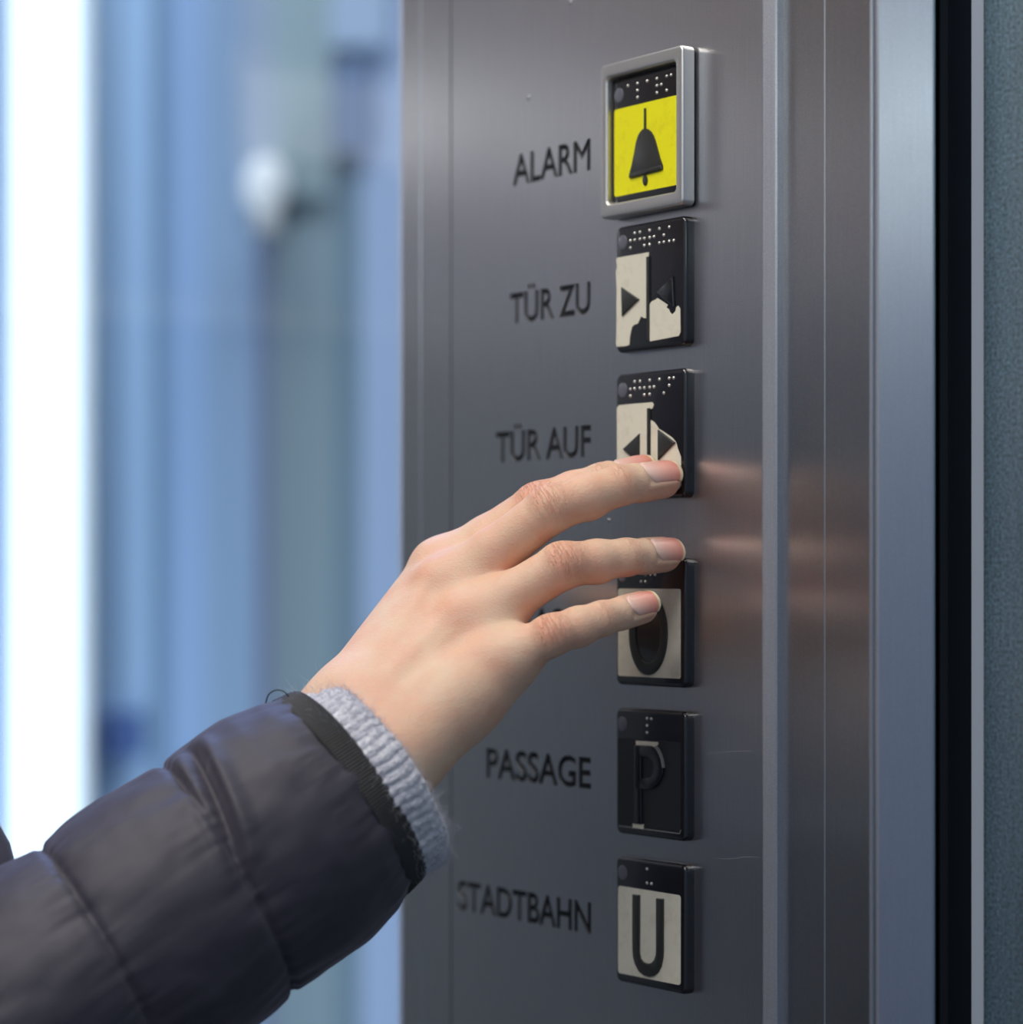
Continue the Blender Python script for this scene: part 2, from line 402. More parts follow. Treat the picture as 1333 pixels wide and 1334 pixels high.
# letter P drawn as stem, and bowl strip
part('letter_p', z([(322, 400), (378, 405), (384, 1095), (322, 1088)]), e, M['black'], 3.9, 4.9, 0.35)
bo = [(370, 404), (440, 410)] + arcz(445, 598, 128, 186, -85, 85, 16) + [(440, 788), (370, 786)]
bi = [(376, 508), (430, 503)] + arcz(432, 598, 62, 94, -80, 80, 16) + [(430, 694), (376, 690)]
bo = bo; bi = bi
strip = bo + bi[::-1]
def d_shape(x0_, y0_, y1_, cx_, rx_, n_=28):
    cy_, ry_ = (y0_ + y1_) / 2, (y1_ - y0_) / 2
    return [(x0_, y1_), (x0_, y0_)] + [(cx_ + rx_ * math.sin(math.pi * i / n_), cy_ - ry_ * math.cos(math.pi * i / n_)) for i in range(n_ + 1)]
obj('letter_p_bowl', bm_mesh(ring_prism(z(d_shape(330, 408, 788, 440, 134)), z(d_shape(378, 508, 692, 430, 64)), 3.9, 4.9, 0.3), 35), M['black'], e)
part('paint_remnant', z([(328, 366), (520, 378), (522, 398), (508, 410), (512, 432), (482, 425), (470, 410), (330, 402)]), e, M['white'], 3.9, 4.3, label='leftover white paint above the letter')
part('paint_remnant', z([(302, 1085), (345, 1092), (396, 1092), (392, 1134), (300, 1122)]), e, M['white'], 3.9, 4.3, label='leftover white paint below the letter')
rim = plain('worn_edge_paint', (0.25, 0.25, 0.24, 1), 0.35)
part('paint_edge_line', z([(180, 1102), (700, 1170), (715, 1140), (719, 1142), (704, 1178), (178, 1110)]), e, rim, 3.9, 4.15)
bw = [(512, 408), (535, 440), (556, 490), (572, 545), (578, 600), (568, 600), (560, 545), (545, 495), (522, 448), (500, 425)]
part('paint_edge_line', z(bw), e, rim, 4.0, 4.95)
# U
c = (CU, -122.7); z = lambda pts: zmap(6.35, 780, 1100, pts, *c)
e = button(*c, 'lowest push button, with a black letter U on white', 'u', -1.5)
part('face_plate', round_rect(LB, RB, BB, TB, 1.2), e, M['white'], label='white face plate')
um = [(290, 412), (348, 418), (346, 860)] + [(346 + 0, 900), (356, 945), (378, 972), (412, 985), (446, 980), (470, 955), (484, 915), (487, 870)] + [(487, 445), (545, 450), (544, 880), (540, 940), (526, 1010), (500, 1060), (465, 1090), (430, 1096), (390, 1085), (345, 1050), (312, 990), (296, 930), (291, 860)]
part('letter_u', z(um), e, M['icon'], 3.9, 4.9, 0.35)

# alarm frame
fr = panel_empty('alarm_frame', 3.3, 157.6, 0)
tag(fr, 'square silver raised frame around the yellow bell button', 'frame')
fo = round_rect(-23.4, 23.4, -27.8, 27.8, 2.0); fi = round_rect(-19.3, 19.3, -22.8, 22.8, 1.6)
obj('frame_rim', bm_mesh(ring_prism(fo, fi, 1.2, 6.4, 1.0, 4), 40), M['frame'], fr)
fo2 = round_rect(-23.0, 23.0, -27.4, 27.4, 1.9); fi2 = round_rect(-20.0, 20.0, -23.4, 23.4, 1.6)
obj('gasket', bm_mesh(ring_prism(fo2, fi2, 0.0, 1.3, 0.0), 40), M['rubber'], fr)

# ---------------------------------------------------------------- walls around the panel (setting)
def setting(name, me, mat, u=0, v=0, w=0):
    e = obj(name, me, mat); e.location = W(*panel_xyz(u, v, w)); e.rotation_euler = (0, 0, -TH)
    e['kind'] = 'structure'; return e
wall = setting('wall_right', extrude_profile([(66.0, -30), (66.0, -5.0)] + [(85.6, -5.0), (85.9, -4.75), (86.2, -4.75), (86.5, -5.0)] + arc(107.0, -6.4, 1.4, 90, 20, 6) + [(108.4, -30)], BOT, TOP), M['steel_dark'])
back = setting('trim_1', extrude_profile([(-163.5, -30), (-163.5, -3.6)] + arc(-162.9, -3.2, 0.6, 180, 90, 4) + [(-150, -2.6), (-149.6, -3.1), (-149.2, -2.6), (-128.4, -2.6), (-128.0, -5.2), (66.0, -5.2), (66.0, -30)], BOT, TOP), M['steel'])
# jamb face turned towards the door opening
def world_profile(name, pts, mat, v0=BOT, v1=TOP):
    bm = bmesh.new()
    a = [bm.verts.new((x * MM, y * MM, v0 * MM)) for x, y in pts]; b = [bm.verts.new((x * MM, y * MM, v1 * MM)) for x, y in pts]
    n = len(pts)
    for i in range(n): bm.faces.new((a[i], a[(i + 1) % n], b[(i + 1) % n], b[i]))
    bm.faces.new(a[::-1]); bm.faces.new(b); bmesh.ops.recalc_face_normals(bm, faces=bm.faces)
    me = bm_mesh(bm, 40); flat_big(me); set_uv(me)
    o = obj(name, me, mat); o.location = (0, 0, CAMZ); o['kind'] = 'structure'; return o
P0 = panel_xyz(108.6, 0, -6.0)
jx, jy = P0[0], P0[1]
world_profile('trim_2', [(jx - 0.2, jy + 40), (jx, jy)] + [(jx + 0.5, jy - 0.7), (jx + 1.4, jy - 1.0), (jx + 18.3, jy - 3.5), (jx + 19.0, jy - 3.0), (jx + 19.2, jy + 40)], M['steel_jamb'])
sx = jx + 19.2
world_profile('trim_3', [(sx, jy + 40), (sx, jy + 16), (sx + 3.2, jy + 15), (sx + 4.0, jy + 12), (sx + 6.6, jy + 12), (sx + 7.4, jy + 22), (sx + 16.6, jy + 24), (sx + 16.6, jy + 40)], M['rubber'])
# door leaf, its near edge rounded
dl = empty('door_1', W(sx + 16.6, jy + 6, 0), -TH); dl['kind'] = 'structure'
me = extrude_profile([(0.4, -30), (0, -1.6)] + arc(1.6, -1.6, 1.6, 180, 90, 8) + [(700, 0), (700, -30)], BOT, TOP)
obj('door_leaf', me, M['door'], dl)

# cab shell
wallm = plain('cab_wall_paint', (0.50, 0.53, 0.60, 1), 0.55)
darkm = plain('cab_wall_dark', (0.48, 0.47, 0.47, 1), 0.5)
bluew = plain('blue_laminate', (0.26, 0.36, 0.52, 1), 0.5)
floorm = plain('rubber_floor', (0.06, 0.065, 0.075, 1), 0.6, bump=(120, 0.4, 0.002))
ceilm = plain('ceiling_paint', (0.6, 0.6, 0.6, 1), 0.6)
def pbox(name, u0, u1, w0, w1, v0, v1, mat, kind='structure'):
    e = obj(name, bm_mesh(box_bm(u0 * MM, u1 * MM, -w1 * MM, -w0 * MM, v0 * MM, v1 * MM)), mat)
    set_uv(e.data)
    e.location = W(X0, Y0, 0); e.rotation_euler = (0, 0, -TH)
    if kind: e['kind'] = kind
    return e
warm = plain('reflect_tone_warm_grey', (0.33, 0.31, 0.30, 1), 0.55)  # unseen back wall split into tones that grade the steel's reflection
cool = plain('reflect_tone_slate', (0.255, 0.29, 0.31, 1), 0.5)
pbox('wall_back', -930, -900, -40, 1400, 430, TOP, warm)
mid_ = plain('reflect_tone_grey_blue', (0.38, 0.39, 0.44, 1), 0.5)
pbox('trim_7', -930, -901, -40, 1400, 190, 430, mid_)
pbox('trim_5', -930, -903, -40, 1400, BOT, 190, cool)
pbox('trim_6', -903, -890, -40, 1400, 180, 200, M['frame'])
pbox('wall_left', -930, 1330, 1400, 1430, BOT, TOP, darkm)
pbox('wall_front', 1300, 1330, -40, 1400, BOT, TOP, bluew)
pbox('floor', -2900, 1330, -1800, 1430, BOT - 30, BOT, floorm)
pbox('ceiling', -930, 1330, -40, 1430, TOP, TOP + 30, ceilm)
# glass beside the panel
gm = bpy.data.materials.new('clear_glass'); gm.use_nodes = True; nt = gm.node_tree; nt.nodes.clear()
o_ = N(nt, 'ShaderNodeOutputMaterial'); tr = N(nt, 'ShaderNodeBsdfTransparent'); gl = N(nt, 'ShaderNodeBsdfGlossy'); gl.inputs['Roughness'].default_value = 0.02
tr.inputs['Color'].default_value = (0.95, 0.98, 1.0, 1)
fz = N(nt, 'ShaderNodeFresnel'); fz.inputs['IOR'].default_value = 1.3; mxs = N(nt, 'ShaderNodeMixShader')
ge = N(nt, 'ShaderNodeNewGeometry'); bf = N(nt, 'ShaderNodeMath', operation='SUBTRACT'); bf.inputs[0].default_value = 1.0; nt.links.new(ge.outputs['Backfacing'], bf.inputs[1])
fm = N(nt, 'ShaderNodeMath', operation='MULTIPLY'); nt.links.new(fz.outputs[0], fm.inputs[0]); nt.links.new(bf.outputs[0], fm.inputs[1]); nt.links.new(fm.outputs[0], mxs.inputs[0]); nt.links.new(tr.outputs[0], mxs.inputs[1]); nt.links.new(gl.outputs[0], mxs.inputs[2]); nt.links.new(mxs.outputs[0], o_.inputs[0])
pbox('window_1', -900, -171, -16, -10, BOT, TOP, gm)
edge = plain('pale_blue_profile', (0.50, 0.60, 0.80, 1), 0.4)
pbox('trim_4', -171, -163.6, -60, -6, BOT, TOP, edge)

# ---------------------------------------------------------------- beyond the glass
def wbox(name, x0, x1, y0, y1, z0, z1, mat):
    e = obj(name, bm_mesh(box_bm(x0, x1, y0, y1, z0, z1)), mat); return e
Y = 3.0
def X_at(p, y=Y): return (p - CX) / F * y
bands = [(-160, 8, (0.317, 0.528, 0.851)), (98, 128, (0.636, 0.818, 0.950)), (128, 196, (0.481, 0.689, 0.950)), (196, 222, (0.165, 0.271, 0.412)), (222, 268, (0.29, 0.419, 0.646)), (268, 335, (0.265, 0.368, 0.515)), (335, 356, (0.158, 0.181, 0.277)), (356, 395, (0.223, 0.285, 0.312)), (395, 440, (0.25, 0.32, 0.35)), (440, 470, (0.173, 0.249, 0.303)), (470, 620, (0.414, 0.510, 0.694))]
for i, (a, b_, c_) in enumerate(bands):
    m = plain('shaft_cladding_%02d' % i, (*c_, 1), 0.6)
    o = wbox('trim_%d' % (10 + i), X_at(a), X_at(b_), Y, Y + 0.05 + 0.02 * (i % 2), 0.02, 3.2, m); o['kind'] = 'structure'
o = wbox('wall_outside', -1.6, 1.2, 3.12, 3.16, 0, 3.2, darkm); o['kind'] = 'structure'
def zy(p, y=2.95): return CAMZ + (HY - p) / F * y
for i, (xa, xb, ya, yb, c_) in enumerate(((312, 352, -200, 262, (0.34, 0.40, 0.50)), (352, 428, -200, 250, (0.33, 0.42, 0.44)), (428, 505, -200, 52, (0.42, 0.52, 0.66)), (430, 480, 70, 190, (0.15, 0.22, 0.36)), (122, 178, 930, 990, (0.08, 0.16, 0.42)))):
    o = wbox('trim_%d' % (30 + i), X_at(xa, 2.95), X_at(xb, 2.95), 2.985, 2.999, zy(yb), min(3.19, zy(ya)), plain('shaft_trim_%d' % i, (*c_, 1), 0.6)); o['kind'] = 'structure'
# tube light
tl = empty('tube_light', (X_at(60, 2.9), 2.93, 0.05))
tag(tl, 'tall glowing white tube light standing at the left edge beyond the glass', 'lamp')
bm = bmesh.new(); bmesh.ops.create_cone(bm, cap_ends=True, segments=32, radius1=0.038, radius2=0.038, depth=2.6)
for v in bm.verts: v.co.z += 1.35; v.co.y -= 0.045
obj('diffuser_tube', bm_mesh(bm, 40), emis('tube_glow', (0.72, 0.86, 1.0, 1), 1.7), tl)
obj('housing', bm_mesh(box_bm(-0.045, 0.045, -0.004, 0.03, 0.0, 2.7)), M['frame'], tl)
for z0 in (0.0, 2.66):
    bm = bmesh.new(); bmesh.ops.create_cone(bm, cap_ends=True, segments=32, radius1=0.043, radius2=0.043, depth=0.04)
    for v in bm.verts: v.co.z += z0 + 0.02; v.co.y -= 0.045
    obj('end_cap', bm_mesh(bm, 40), M['frame'], tl)
# small lamp and slanting beam high up
lp = empty('side_lamp', (X_at(345, 2.9), 2.93, CAMZ + (HY - 240) / F * 2.9))
tag(lp, 'small pale blurred wall lamp beyond the glass, high up left of the panel', 'lamp')
bm = bmesh.new(); bmesh.ops.create_uvsphere(bm, u_segments=20, v_segments=12, radius=1)
for v in bm.verts: v.co = Vector((v.co.x * 0.025, v.co.y * 0.02 - 0.02, v.co.z * 0.034))
obj('lamp_shade', bm_mesh(bm, 60), emis('lamp_glow', (0.9, 0.92, 0.90, 1), 0.22), lp)
obj('lamp_mount', bm_mesh(box_bm(-0.014, 0.014, -0.01, 0.06, -0.05, 0.02)), M['frame'], lp)

# ---------------------------------------------------------------- ceiling lamp of the cab, and added unseen lamps
def lamp(name, u, w, v, su, sw, power, colr, label, vertical=None):
    e = panel_empty(name, u, v, w)
    tag(e, label, 'lamp')
    obj('lamp_frame', bm_mesh(ring_prism([(-su / 2 - 15, -sw / 2 - 15), (su / 2 + 15, -sw / 2 - 15), (su / 2 + 15, sw / 2 + 15), (-su / 2 - 15, sw / 2 + 15)],
        [(-su / 2, -sw / 2), (su / 2, -sw / 2), (su / 2, sw / 2), (-su / 2, sw / 2)], -8, 4)), M['frame'], e)
    L = bpy.data.lights.new(name + '_light', 'AREA'); L.shape = 'RECTANGLE'; L.size = su * MM; L.size_y = sw * MM; L.energy = power; L.color = colr
    lo = bpy.data.objects.new('lamp_glow', L); col.objects.link(lo); lo.parent = e
    obj('lamp_diffuser', bm_mesh(box_bm(-su / 2 * MM, su / 2 * MM, 0.002, 0.006, -sw / 2 * MM, sw / 2 * MM)), emis('diffuser_glow_' + name, (*colr, 1), 0.5), e)
    lo.rotation_euler = (math.radians(-90), 0, 0) ; lo.location = (0, 0, 0)
    return e
# frame is built in the local x,z plane and faces -y (into the cab); overhead lamps are tipped to face down
l1 = lamp('overhead_lamp', -20, 560, TOP - 12, 600, 520, 8.3, (1.0, 0.95, 0.88), 'square ceiling lamp above the hand, outside the picture')
l1.rotation_euler = (math.radians(90), 0, -TH)
fill_lamp = lamp('overhead_lamp', 560, 1000, TOP - 12, 400, 400, 7.0, (0.97, 0.97, 1.0), 'unseen fill lamp added overhead behind the viewer, outside the picture')  # fill lamp added to brighten hand and person from the viewer's side
fill_lamp.rotation_euler = (math.radians(90), 0, -TH)
# unseen lamps on the cab walls, added for their reflections in the steel
plate_glint_lamp = lamp('side_lamp', -898, 430, 340, 200, 60, 0.05, (0.95, 0.97, 1.0), 'unseen slim lamp on the back wall of the lift, added for its glint in the steel')
plate_glint_lamp.rotation_euler = (0, 0, math.radians(90) - TH)
jamb_glint_lamp = lamp('side_lamp', 1298, 1140, 440, 460, 130, 0.75, (0.85, 0.97, 1.0), 'unseen cool white lamp behind the viewer, added for the bright band on the jamb')
jamb_glint_lamp.rotation_euler = (0, 0, math.radians(-90) - TH)
# added area lights: two on the shaft cladding, one blue rim on the arm
def area(name, loc, target, sx_, sy_, power, colr):
    L = bpy.data.lights.new(name, 'AREA'); L.shape = 'RECTANGLE'; L.size = sx_; L.size_y = sy_; L.energy = power; L.color = colr
    o = bpy.data.objects.new(name, L); col.objects.link(o); o.location = loc
    d = Vector(target) - Vector(loc); o.rotation_euler = d.to_track_quat('-Z', 'Y').to_euler(); return o
area('shaft_wash', (-0.3, 2.2, 3.3), (-0.35, 3.0, 1.2), 1.6, 0.6, 30.0, (0.86, 0.93, 1.0))
area('shaft_fill', (-0.9, 2.0, 0.6), (-0.3, 3.0, 1.0), 0.5, 1.2, 11.0, (0.75, 0.88, 1.0))
area('arm_rim_light', (-0.25, 1.7, 2.2), (-0.22, 0.85, 1.2), 0.5, 0.4, 7.0, (0.18, 0.34, 1.0))  # added stand-in for the tube's blue light on sleeve and jacket

world = bpy.data.worlds.new('world'); bpy.context.scene.world = world; world.use_nodes = True
world.node_tree.nodes['Background'].inputs[0].default_value = (0.35, 0.5, 0.8, 1)
world.node_tree.nodes['Background'].inputs[1].default_value = 0.25

# ================================================================ the hand
def V3(a): return np.array(a, dtype=np.float64)
def w_px(x, y, w):                      # picture point w mm in front of the panel -> xyz mm
    u, v = on_panel(x, y, w); return panel_xyz(u, v, w)
J = {
 'index':  [px(574, 744, 893), px(702, 660, 885), px(786, 629, 886), w_px(830, 617, 11.0)],
 'middle': [px(578, 772, 876), px(716, 664, 866), px(808, 632, 872), w_px(862, 624, 10.6)],
 'ring':   [px(606, 815, 862), px(732, 737, 857), px(816, 726, 866), w_px(865, 722, 13.0)],
 'little': [px(640, 869, 851), px(718, 828, 846), px(784, 806, 851), px(836, 791, 861)],
}
RAD = {'index': (10.6, 8.3, 6.9, 6.2), 'middle': (11.0, 8.2, 6.9, 6.3), 'ring': (10.6, 7.9, 6.3, 5.7), 'little': (10.0, 6.9, 5.8, 5.1)}
def nrm(a): return a / np.linalg.norm(a)
Wr_hi, Wr_lo = px(456, 922, 852), px(512, 982, 838)
K = J['little'][0] - J['index'][0]; Mv = J['middle'][0] - (Wr_hi + Wr_lo) / 2
DORS = nrm(np.cross(K, Mv))
if DORS[1] > 0: DORS = -DORS
def cap(p, a, b, r1, r2):
    ba = b - a; t = np.clip(((p - a) @ ba) / (ba @ ba), 0, 1)
    return np.linalg.norm(p - a - t[:, None] * ba, axis=1) - (r1 + (r2 - r1) * t)
def smin(a, b, k):
    h = np.clip(0.5 + 0.5 * (b - a) / k, 0, 1)
    return b * (1 - h) + a * h - k * h * (1 - h)
def finger_frame(n):
    j = J[n]; a = nrm(j[3] - j[2])
    up = V3([0.0, 0.0, 1.0]); cam = V3([0, -1.0, 0])
    ang = {'index': 55, 'middle': 40, 'ring': 26, 'little': 24}[n]
    d = math.cos(math.radians(ang)) * cam + math.sin(math.radians(ang)) * up
    d = nrm(d - (d @ a) * a); lat = np.cross(a, d)
    return a, d, lat
def dorsal_at(n):
    a, d, l = finger_frame(n); return d
def sd_finger(p, n):
    j = J[n]; r = RAD[n]; d = dorsal_at(n)
    m1 = j[0] * .5 + j[1] * .5; m2 = j[1] * .45 + j[2] * .55
    if n in ('middle', 'ring', 'index'): m1 = m1 - d * 0.3
    r1 = r[1] * .55 + r[0] * .30 + 0.8; r2 = (r[1] + r[2]) / 2 + 0.1
    f = cap(p, j[0], m1, r[0] * .88, r1)
    f = smin(f, cap(p, m1, j[1], r1, r[1]), 2.5)
    f = smin(f, cap(p, j[1], m2, r[1], r2), 2.0)
    f = smin(f, cap(p, m2, j[2], r2, r[2]), 2.0)
    f = smin(f, cap(p, j[2], j[3], r[2], r[3]), 2.0)
    a = nrm(j[3] - j[2])
    f = smin(f, cap(p, (j[2] + j[3]) / 2 - d * 1.3, j[3] - d * 1.0 + a * 0.6, r[3] * .88, r[3] * .86), 3.0)   # finger pad
    f = smin(f, cap(p, j[1] + d * 1.6 - nrm(j[1]-j[0])*1.5, j[1] + d * 1.5 + nrm(j[2]-j[1])*1.5, r[1] * .76, r[1] * .74), 3.0)       # knuckle
    f = smin(f, np.linalg.norm(p - (m1 - d * 2.0), axis=1) - r1 * .86, 4.0)
    f = smin(f, np.linalg.norm(p - (m2 - d * 1.4), axis=1) - r2 * .86, 3.0)
    # side folds of the nail: press the nail bed in
    return f
ARM_C = px(440, 1041, 845); ARM_D = nrm(V3([-.784, -.29, -.545]))
def sd_palm(p):
    I, Mi, R, L = (J[k][0] for k in ('index', 'middle', 'ring', 'little'))
    W0, W1 = Wr_hi, Wr_lo
    pal = -DORS
    w = lambda t: W0 * (1 - t) + W1 * t
    f = cap(p, w(0.0), I + pal * 1.0, 14.0, 11.2)
    f = smin(f, cap(p, w(.33) + DORS * 1.5, Mi, 13.5, 11.0), 7)
    f = smin(f, cap(p, w(.66) + DORS * 1.0, R, 13.5, 10.6), 7)
    f = smin(f, cap(p, w(1.0), L + pal * 1.0, 14.0, 10.6), 7)
    # hypothenar and palm mass
    hy = px(592, 902, 846)
    f = smin(f, cap(p, w(1.0) + pal * 4, hy + pal * 4, 13.5, 12.5), 8)
    f = smin(f, cap(p, hy + pal * 4, L + pal * 3, 12.5, 10.0), 8)
    f = smin(f, cap(p, w(.5) + pal * 7, (I + Mi + R) / 3 + pal * 5, 14, 11), 9)
    # webs between the fingers
    def fw(n, t): return J[n][0] * (1 - t) + J[n][1] * t
    for a, b, t, r in (('index', 'middle', .42, 6.5), ('middle', 'ring', .30, 7.0), ('ring', 'little', .33, 6.5)):
        f = smin(f, cap(p, fw(a, t) + pal * 2.0, fw(b, t) + pal * 2.0, r, r), 6)
        f = smin(f, cap(p, fw(a, .12), fw(b, .12), 8.5, 8.5), 6)
    # wrist and forearm inside the sleeve
    fo_hi = W0 + ARM_D * 46 + V3([4, 0, -6]); fo_lo = W1 + ARM_D * 52 + V3([-2, 0, 2])
    f = smin(f, cap(p, W0, fo_hi, 14.0, 15.5), 8); f = smin(f, cap(p, W1, fo_lo, 14.0, 16.0), 8)
    f = smin(f, cap(p, w(.5), (fo_hi + fo_lo) / 2, 14.5, 17), 8)
    # knuckles
    for k, r, h in (('index', 6.2, 5.2), ('middle', 6.6, 5.6), ('ring', 5.8, 5.0), ('little', 5.6, 4.8)):
        f = smin(f, np.linalg.norm(p - (J[k][0] + DORS * h), axis=1) - r, 5.0)
    # tendons fanning from the wrist
    for k, t in (('index', .30), ('middle', .42), ('ring', .55), ('little', .70)):
        A = w(t) + DORS * 11.9; B = J[k][0] + DORS * 8.4
        f = smin(f, cap(p, A + (B - A) * .22, B, 1.2, 1.7), 4.0)
    # ulna bump
    f = smin(f, np.linalg.norm(p - (W1 + ARM_D * 10 + DORS * 7), axis=1) - 8.5, 8)
    return f
# thumb, folded behind the palm
Tq = [px(488, 905, 866), px(545, 842, 900), px(596, 806, 925), px(628, 786, 942)]
def sd_thumb(p):
    f = cap(p, Tq[0], Tq[1], 13, 10.5); f = smin(f, cap(p, Tq[1], Tq[2], 10.0, 8.6), 3)
    return smin(f, cap(p, Tq[2], Tq[3], 8.6, 7.6), 2)
def sd_hand(p):
    f = sd_palm(p)
    f = smin(f, sd_thumb(p), 7)
    fg = None
    for n in J:
        s = sd_finger(p, n); fg = s if fg is None else smin(fg, s, 0.7)
    return smin(f, fg, 5.5)

def surface_nets(fn, lo, hi, h):
    lo = np.array(lo, float); n = np.ceil((np.array(hi) - lo) / h).astype(int) + 1
    cs = 5; nc = n // cs + 2
    gc = np.stack(np.meshgrid(*[lo[i] + (np.arange(nc[i]) + 0.5) * cs * h for i in range(3)], indexing='ij'), -1).reshape(-1, 3)
    Fc = fn(gc).reshape(nc)
    band = np.abs(Fc) < cs * h * 1.3
    Ff = np.repeat(np.repeat(np.repeat(np.sign(Fc) * 9.0, cs, 0), cs, 1), cs, 2)[:n[0], :n[1], :n[2]].copy()
    mask = np.repeat(np.repeat(np.repeat(band, cs, 0), cs, 1), cs, 2)[:n[0], :n[1], :n[2]]
    idx = np.argwhere(mask)
    Ff[mask] = np.concatenate([fn(lo + c * h) for c in np.array_split(idx, max(1, len(idx) // 400000))])
    S = Ff < 0
    A = S[:-1, :-1, :-1]; mixed = np.zeros_like(A)
    offs = [(i, j, k) for i in (0, 1) for j in (0, 1) for k in (0, 1)]
    sl = lambda G, o: G[o[0]:n[0] - 1 + o[0], o[1]:n[1] - 1 + o[1], o[2]:n[2] - 1 + o[2]]
    for o in offs[1:]: mixed |= (sl(S, o) != A)
    cells = np.argwhere(mixed); vid = -np.ones(mixed.shape, int); vid[tuple(cells.T)] = np.arange(len(cells))
    acc = np.zeros((len(cells), 3)); cnt = np.zeros(len(cells))
    for a in offs:
        for ax in range(3):
            if a[ax]: continue
            b = list(a); b[ax] = 1
            fa = Ff[tuple((cells + a).T)]; fb = Ff[tuple((cells + b).T)]
            cr = (fa < 0) != (fb < 0)
            t = np.where(cr, fa / np.where(cr, fa - fb, 1), 0)
            pt = np.tile(np.array(a, float), (len(cells), 1)); pt[:, ax] += t
            acc += pt * cr[:, None]; cnt += cr
    verts = lo + (cells + acc / cnt[:, None]) * h
    faces = []
    for ax in range(3):
        b_, c_ = (ax + 1) % 3, (ax + 2) % 3
        s0 = [slice(0, n[i] - 1) for i in range(3)]; s1 = [slice(0, n[i] - 1) for i in range(3)]; s1[ax] = slice(1, n[ax])
        cr = np.argwhere(S[tuple(s0)] != S[tuple(s1)])
        cr = cr[(cr[:, b_] > 0) & (cr[:, c_] > 0)]
        inside = S[tuple(cr.T)]
        q = []
        for db, dc in ((-1, -1), (0, -1), (0, 0), (-1, 0)):
            cc = cr.copy(); cc[:, b_] += db; cc[:, c_] += dc; q.append(vid[tuple(cc.T)])
        q = np.stack(q, 1); q[~inside] = q[~inside][:, ::-1]
        faces.append(q[(q >= 0).all(1)])
    return verts, np.concatenate(faces)

hv, hf = surface_nets(sd_hand, (-84, 805, -122), (70, 962, 52), 0.8)
# settle the vertices on the true surface
for _ in range(2):
    e_ = 0.15; f0 = sd_hand(hv)
    g = np.stack([(sd_hand(hv + np.eye(3)[i] * e_) - sd_hand(hv - np.eye(3)[i] * e_)) / (2 * e_) for i in range(3)], 1)
    hv = hv - g * (f0 / np.maximum((g * g).sum(1), .2))[:, None] * 0.9
nv_ = g / np.linalg.norm(g, axis=1)[:, None]

# nail beds: press the skin slightly around each nail
def nail_coords(n, p):
    a, d, l = finger_frame(n); c = J[n][3]; q = p - c
    return q @ a, np.arctan2(q @ l, q @ d), np.sqrt((q @ l) ** 2 + (q @ d) ** 2)
NAIL = {'index': (-9.5, 6.0), 'middle': (-10.8, 5.8), 'ring': (-9.2, 5.9), 'little': (-8.4, 5.2)}
NW = math.radians(58)
# attributes for the skin material: redness, crease coordinates
red = np.zeros(len(hv)); cre = np.zeros((len(hv), 3)); cw = np.zeros(len(hv))
for n in J:
    j = J[n]; d = dorsal_at(n)
    for (c, ax, wdt, wt, rw) in ((j[1], nrm(j[2] - j[0]), 8.0, 1.0, 0.42), (j[2], nrm(j[3] - j[1]), 3.6, 0.8, 0.22)):
        q = hv - c; x = q @ ax; la = q @ np.cross(ax, d); dd = q @ d
        wgt = np.exp(-(x / wdt) ** 2) * np.clip(dd / 5.0, 0, 1) * np.exp(-(la / 7.5) ** 4) * (np.linalg.norm(q, axis=1) < 16)
        up_ = wgt > cw
        cre[up_] = np.stack([x, la, wgt * wt], 1)[up_]; cw = np.maximum(cw, wgt)
        red = np.maximum(red, wgt * rw)
    a, dd_, l = finger_frame(n); q = hv - j[3]; t = q @ a
    red = np.maximum(red, np.clip((t + 9) / 12, 0, 1) * .55 * (np.linalg.norm(q, axis=1) < 13))
    q = hv - (J[n][0] + DORS * 9); red = np.maximum(red, 0.18 * np.exp(-(np.linalg.norm(q, axis=1) / 8) ** 2))
    # warm shading under each finger, put into the skin redness
    for s0, s1 in ((0, 1), (1, 2), (2, 3)):
        A, B = j[s0], j[s1]; t = np.clip(((hv - A) @ (B - A)) / ((B - A) @ (B - A)), 0, 1)
        q = hv - (A + t[:, None] * (B - A)); near = np.linalg.norm(q, axis=1) < 11.5
        red = np.maximum(red, near * np.clip(-(q @ d) / 7, 0, 1) * .4)
# press nail beds
for n in J:
    p0, p1 = NAIL[n]; t, ang, rr = nail_coords(n, hv)
    ins = np.clip(np.minimum(np.minimum(t - p0, (p1 + 1.5) - t) / 0.8, (NW - np.abs(ang)) / 0.12), 0, 1) * (rr < 9)
    fold = np.exp(-(((np.abs(ang) - NW - 0.13) / 0.13) ** 2)) * ((t > p0) & (t < p1 - 2) & (rr < 9)) * 0.25
    ins2 = np.exp(-((t - p0 + 1.1) / 0.9) ** 2) * (np.abs(ang) < NW) * (rr < 10) * 0.22
    hv = hv + nv_ * (fold + ins2 - 0.5 * ins)[:, None]

person = empty('person', W(-360, 880, -1250), 0)
tag(person, 'person in a black padded jacket and grey knit cuff reaching to press a lift button', 'person')
Pinv = Vector(person.location)
def to_local(vs): return np.array(vs) * MM + np.array([0, 0, CAMZ]) - np.array(Pinv)
me = mesh_from(to_local(hv), hf, True, 'hand')
for nm, val in (('red', red), ):
    at = me.attributes.new(nm, 'FLOAT', 'POINT'); at.data.foreach_set('value', val.astype(np.float32))
at = me.attributes.new('crease', 'FLOAT_VECTOR', 'POINT'); at.data.foreach_set('vector', cre.astype(np.float32).ravel())

